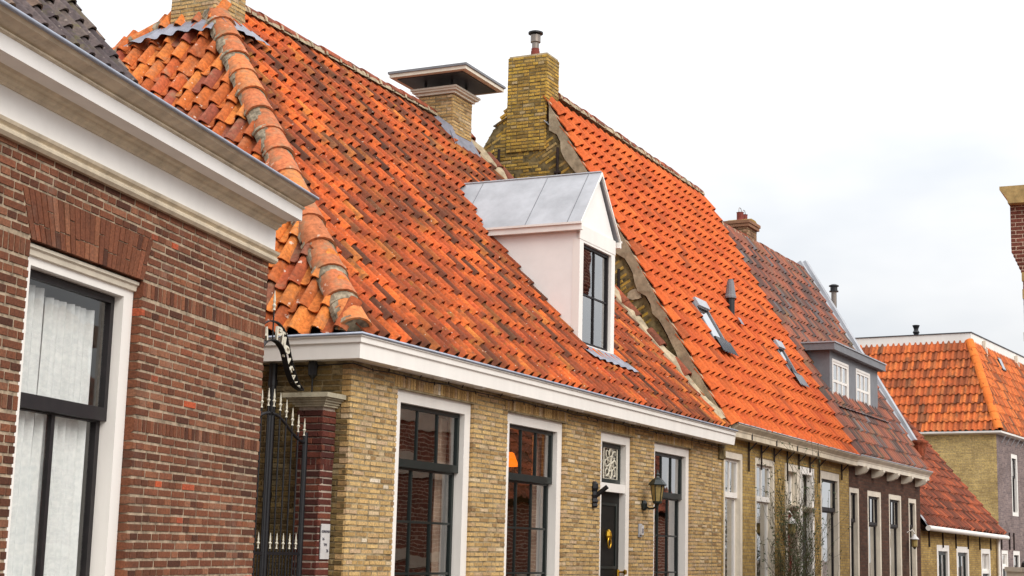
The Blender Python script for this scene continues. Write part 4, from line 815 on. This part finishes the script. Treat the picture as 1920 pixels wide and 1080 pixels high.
sf = thing('steel_flue', FD, 'tall stainless steel flue behind the grey coping of the brown roof', 'flue', (6.05, 2.0, 6.9))
MB().lathe([(.065, -3), (.065, .9)], n=12).build('flue_tube', 'steel', sf); MB().lathe([(.11, .9), (.11, .925), (.085, .93), (.085, 1.02), (.12, 1.03), (.12, 1.05), (.06, 1.08)], n=12).build('flue_cowl', 'iron', sf)
simple_window(D, .03, .74, .6, 2.95, .01, .11, 2.3, .10, (1, 1), (1, 1), sm='darksash', fm='cream', rail=.04)
for i in (1, 2): a, b, c, d = OPD[i]; simple_window(D, a, b, c, d, .01, .11, 2.27, .11, (3, 1), (1, 1), sm='darksash', fm='cream', rail=.05, curt=.85)
simple_window(D, 4.69, 5.42, .6, 2.93, .01, .11, 2.3, .10, (1, 1), (1, 1), sm='darksash', fm='cream', rail=.04)
cone_lamp(FD, (4.5, 0, 1.9), 'wall lamp with white cone shade on the dark brown brick wall')
# ================================================================== house E : low house with dull red roof
E = thing('low_red_roofed_house', FE, 'low yellow brick house with dull red mossy roof at the street end', 'house')
OPE = [(1.455, 2.65, .3, 1.96), (3.4, 4.71, .3, 1.95), (6.1, 7.19, -.4, 1.93)]
wallmesh(MB(), .0, 8.05, .0, .25, -1, 2.36, OPE).build('wall', 'far_gold', E)
c7, s7 = math.cos(rad(50)), math.sin(rad(50)); OE = Vector((0, -.13, 2.33)); VE = Vector((0, c7, s7))
re_ = roof(E, 'roof', OE, (1, 0, 0), VE, .05, 8.0, 5.0, .24, .30, 'tile_e', lambda u, s: True, jit=.01, ang=.02, deck=[(0, 0), (8.1, 0), (8.1, 5.2), (0, 5.2)], seed=39, lift=.055, hs=1.4)
ridge(E, re_, OE+Vector((8.1, 0, .03)), OE+Vector((8.1, 0, .03))+VE*5.1, .32, .10, .09, 'ridge_old', 'verge_tile', up=(0, -s7, c7), bed='cement')
MB().add([(8.05, 0, 2.3), (8.05, 3.2, 6.1), (8.05, 6.4, 2.3)], [(0, 1, 2)]).add([(0, 3.2, 6.15), (8.1, 3.2, 6.15), (8.1, 6.5, 2.3), (0, 6.5, 2.3)], [(3, 2, 1, 0)]).build('rear_roof', 'tile_e', E)
MB().tube([(-.1, -.2, 2.31), (8.45, -.2, 2.25)], .06, 12).build('half_round_gutter', 'white', E); MB().add([(.0, -.16, 2.36), (.45, -.16, 2.36), (.0, .12, 2.75)], [(0, 1, 2)]).build('lead_flashing', 'zinc', E)
for x in (.7, 2.0, 3.3, 4.6, 5.9, 7.2): MB().tube([(x, -.01, 2.3), (x, -.02, 1.9)], .02, 5).build('gutter_bracket', 'rust', E)
for i in (0, 1): a, b, c, d = OPE[i]; simple_window(E, a, b, c, d, .0, .14, 1.02, .14, (2, 1), (2, 1), sm='green', fm='white', rail=.09, bar=.07, meet=.12)
a, b, c, d = OPE[2]; f = frame_mb(MB(), a, b, c, d, .0, .14, .13, .12, .02).build('door_frame', 'white', E); MB().box(a+.13, b-.13, .02, .12, 1.30, 1.38).build('transom_bar', 'white', f); sash(f, a+.128, b-.128, 1.38, 1.812, .06, 2, 1, 'white', .04, .04); MB().box(a+.13, b-.13, .06, .1, c, 1.30).build('door', 'greydoor', f); room(E, a+.12, b-.12, 1.3, 1.9, .15, 1)
dq = thing('white_downpipe', FE, 'thin white downpipe at the right end of the low yellow house', 'pipe', (7.95, -.06, 0)); MB().tube([(0, 0, -1), (0, 0, 2.25)], .045, 8).build('pipe', 'white', dq)
# ================================================================== house G : corner house with orange mansard
G = thing('corner_house', FG, 'tall corner house with orange mansard roof, yellow side wall and purple front', 'house')
ZE = 5.72; OPG = [(1.76, 2.58, 3.1, 5.12), (.0, 1.07, -.6, 1.98), (1.7, 2.57, .6, 1.98), (4.0, 4.85, 3.1, 5.12), (4.0, 4.85, .6, 1.98)]
OPG[1] = (.15, 1.07, -.6, 1.98)
wallmesh(MB(), .25, 11, .0, .25, -1.5, ZE-.05, [(max(o[0], .26), *o[1:]) for o in OPG]).box(.002, .25, .0, .25, -1.5, ZE-.05).build('front_wall', 'far_purple', G)
MB().box(.0, .25, .25, 12, -1.5, ZE-.05).box(-.004, .24, .004, .249, -1.5, ZE-.05).build('side_wall', 'far_yellow', G)
aS = math.atan2(3.11, 1.55); aF = math.atan2(3.11, 1.30)
rs = roof(G, 'side_roof', (-.15, 0, ZE), (0, -1, 0), (math.cos(aS), 0, math.sin(aS)), -11.5, .2, 3.2, .19, .345, 'tile_g', lambda u, s: -u > -.15+s/3.475*1.30+.02, jit=.005, ang=.012, deck=[(.1, 0), (-11.5, 0), (-11.5, 3.45), (-1.2, 3.45)], seed=41, lift=.05, hs=1.1)
rf = roof(G, 'front_roof', (0, -.15, ZE), (1, 0, 0), (0, math.cos(aF), math.sin(aF)), -.1, 11, 3.2, .2, .335, 'tile_g', lambda u, s: u > -.15+s/3.37*1.55+.03, jit=.005, ang=.012, limit=200, deck=[(-.1, 0), (11, 0), (11, 3.35), (1.5, 3.35)], seed=43, lift=.05, hs=1.1)
ridge(G, rs, (-.12, -.12, ZE+.06), (1.40, 1.15, 8.85), .34, .15, .14, 'ridge_g', 'hip_tile', jit=.003)
MB().box(1.36, 11, 1.10, 12, 8.80, 9.12).build('parapet', 'white', G); MB().box(1.33, 11, 1.07, 12, 9.12, 9.15).build('parapet_edge', 'greydoor', G)
sweep(MB(), [(-.02, ZE-.10), (.12, ZE-.08), (.2, ZE-.06), (.2, ZE+.0), (-.02, ZE+.0)], 11, 12).build('eaves_gutter', 'white', G)
for x in (2.8, 7.1): MB().box(x-.08, x+.08, 1.0, 1.09, 8.75, 9.02).box(x-.04, x+.04, .95, 1.05, 8.45, 8.75).build('drain_hopper', 'cream', G)
for k in range(8): MB().tube([(.5+k*.6, -.02, ZE-.35), (.5+k*.6, -.18, ZE-.1)], .015, 5).build('gutter_bracket', 'zinc', G)
nF = Vector((0, -math.sin(aF), math.cos(aF))); vF = Vector((0, math.cos(aF), math.sin(aF)))
sk = MB(); v = [Vector((x, -.15, ZE))+vF*s+nF*h for h in (.02, .11) for s in (2.6, 3.1) for x in (4.05, 4.5)]; sk.add(v, [(0, 2, 3, 1), (4, 5, 7, 6), (0, 1, 5, 4), (2, 6, 7, 3), (0, 4, 6, 2), (1, 3, 7, 5)]); sk = sk.build('roof_window', 'iron', G)
v = [Vector((x, -.15, ZE))+vF*s+nF*.115 for s in (2.64, 3.06) for x in (4.09, 4.46)]; MB().add(v, [(0, 1, 3, 2)]).build('pane', 'glass', sk)
vt_ = thing('roof_vent', FG, 'small black vent cowl on the flat top of the corner house', 'vent', (2.5, 3.3, 9.12)); MB().lathe([(.08, 0), (.08, .2), (.12, .28), (.08, .34), (.08, .4), (.13, .52), (.10, .53)], n=12).build('cowl', 'iron', vt_)
for i in (0, 2, 3, 4): a, b, c, d = OPG[i]; simple_window(G, a, b, c, d, .01, .12, c+(d-c)*.62, .14, (1, 1), (1, 1), sm='darksash', fm='white', rail=.06)
f = frame_mb(MB(), .26, 1.07, -.6, 1.98, .01, .14, .13, .12, .02).build('door_frame', 'white', G); MB().box(.39, .94, .08, .12, -.6, 1.4).build('door', 'greydoor', f); MB().box(.39, .94, .03, .12, 1.4, 1.5).build('transom_bar', 'white', f); sash(f, .388, .942, 1.5, 1.862, .05, 1, 1, 'white', .05)
for x in (.2, 1.2, 1.75): MB().tube([(x, -.02, 2.0), (x, -.02, 2.55)], .03, 5).build('wall_anchor', 'rust', G)
MB().tube([(.6, -.02, 1.35), (.6, -.2, 1.35), (.6, -.2, 1.25)], .03, 6).lathe([(.08, 0), (.12, .25), (.02, .3)], (.6, -.2, .98), 8).build('door_lamp', 'zinc', G)
# ================================================================== brick tower house at the right edge
class FX: pass
FH = Frame((8.585, 25.6), rad(-26))
H = thing('cut_down_brick_house', FH, 'corner of a red brick house cut down to a pier, with corbelled top and sandstone cap, at the right edge', 'building')
hb = MB().box(0, 1.0, 0, 1.0, -1, 6.42)  # house cut to a thin pier so the window glass reflects sky
for k in range(6): hb.box(-.028*(k+1), 1.0, .0-.003*(k+1), 1.0, 6.42+k*.068, 6.42+(k+1)*.068)
hb.box(-.17, 1.0, -.022, 1.0, 6.828, 7.58); hb.build('pier_wall', 'tower', H)
for z0, z1 in ((6.55, 6.415+.28), (5.97, 6.13), (5.25, 5.4), (4.4, 4.55)):
    if z1 < 6.42: MB().box(-.012, .35, -.012, .3, z0, z1).build('quoin_stone', 'sandstone', H)
MB().box(-.016, .35, -.016, .3, 6.27, 6.42).build('quoin_stone', 'sandstone', H)
MB().prism([(-.18, 7.58), (-.19, 7.66), (-.24, 7.74), (-.29, 7.80), (-.31, 7.82), (-.31, 7.88), (1.15, 7.88), (1.15, 7.58)], 'y', -.2, 1.15).build('cap_stone', 'sandstone', H)
cpx = thing('cream_stand_in', Frame((8.05, 24.3), .2), 'pillar-shaped cream stand-in with a dark round cap at the lower right corner', 'pillar')
MB().box(-.04, .7, 0, .5, -.2, 1.53).box(-.06, .72, -.02, .52, 1.46, 1.53).build('pillar_body', 'cream', cpx); MB().lathe([(.085, 0), (.085, .03), (.075, .07), (.045, .10), (.01, .11)], (.085, .1, 1.53), 14).build('round_cap', 'iron', cpx)  # pillar form stands in for an unidentified cream object
# ================================================================== climbing rose in front of C
sb = thing('climbing_shrub', FC, 'sparse leafless climbing shrub in front of the house with the red door', 'shrub', (2.15, -.3, 0.1))
tw = MB(); lf = MB(); rnd = random.Random(77)
def twig(P, d, r, n, lev):
    path = [P.copy()]; rr = [r]; p = P.copy(); dd = d.copy()
    for k in range(n):
        dd = (dd+Vector((rnd.uniform(-.3, .3), rnd.uniform(-.12, .12), rnd.uniform(-.18, .22)))).normalized(); p = p+dd*rnd.uniform(.07, .13); p.y = min(max(p.y, -.5), .24); path.append(p.copy()); rr.append(max(r*(1-.75*(k+1)/n), .0022))
        if lev < 3 and rnd.random() < (.5 if lev == 0 else .3 if lev == 1 else .2): twig(p.copy(), (dd*.5+Vector((rnd.uniform(-1, 1), rnd.uniform(-.3, .3), rnd.uniform(-.1, .8)))).normalized(), rr[-1]*.62, rnd.randint(4, 8), lev+1)
        if lev > 0 and rnd.random() < .3:
            q = p+Vector((rnd.uniform(-.03, .03), rnd.uniform(-.03, .03), rnd.uniform(-.03, .03))); a_ = Vector((rnd.uniform(-1, 1), rnd.uniform(-1, 1), rnd.uniform(-1, 1))).normalized()*.028; b_ = a_.orthogonal().normalized()*.013
            lf.add([q-a_, q+b_, q+a_, q-b_], [(0, 1, 2, 3)], rnd.random())
    tw.tube(path, rr, 4, cap=False)
for k in range(17): twig(Vector((rnd.uniform(-.55, .75), rnd.uniform(-.1, .1), .0)), Vector((rnd.uniform(-.35, .4), 0, 1)).normalized(), rnd.uniform(.006, .013), rnd.randint(17, 24), 0)
tw.build('branches', 'bark', sb); lf.build('leaves', 'leafm', sb, 'stuff')
# ================================================================== opposite side of the street (seen in the window glass)
O = thing('opposite_brick_house', FB, 'red brick house with cream bands reflected in the sash windows', 'house', (3, -6.4, 0))
ow = wallmesh(MB(), 0, 12, -.3, 0, 0, 5.2, [(2, 3.2, .8, 2.9), (5, 6.2, .8, 2.9), (8, 9.2, .8, 2.9)]).build('wall', 'far_red', O)
for z0, z1 in ((2.9, 3.2), (3.75, 4.1), (4.7, 4.9), (1.3, 1.5)): MB().box(0, 12, .002, .03, z0, z1).build('stone_band', 'cream', O)
for x in (2, 5, 8): frame_mb(MB(), x, x+1.2, .8, 2.9, -.15, -.02, .12).build('window', 'cream', O); MB().box(x+.12, x+1.08, -.12, -.1, .9, 2.8).build('pane', 'greydoor', O)
MB().prism([(-.3, 5.2), (.35, 5.2), (.4, 5.45), (-.3, 5.45)], 'x', -.2, 12.2).build('cornice', 'cream', O)
Q = thing('opposite_tiled_house', FB, 'low tiled house across the street reflected in the far windows', 'house', (15.3, -6.4, 0))
MB().box(0, 14, -.3, 0, 0, 2.6).build('wall', 'far_red', Q); roof(Q, 'roof', (14, .15, 2.6), (-1, 0, 0), (0, -.7, .714), 0, 13.9, 3.6, .24, .3, 'tile_e', lambda u, s: True, deck=[(0, 0), (14, 0), (14, 3.7), (0, 3.7)], seed=51)
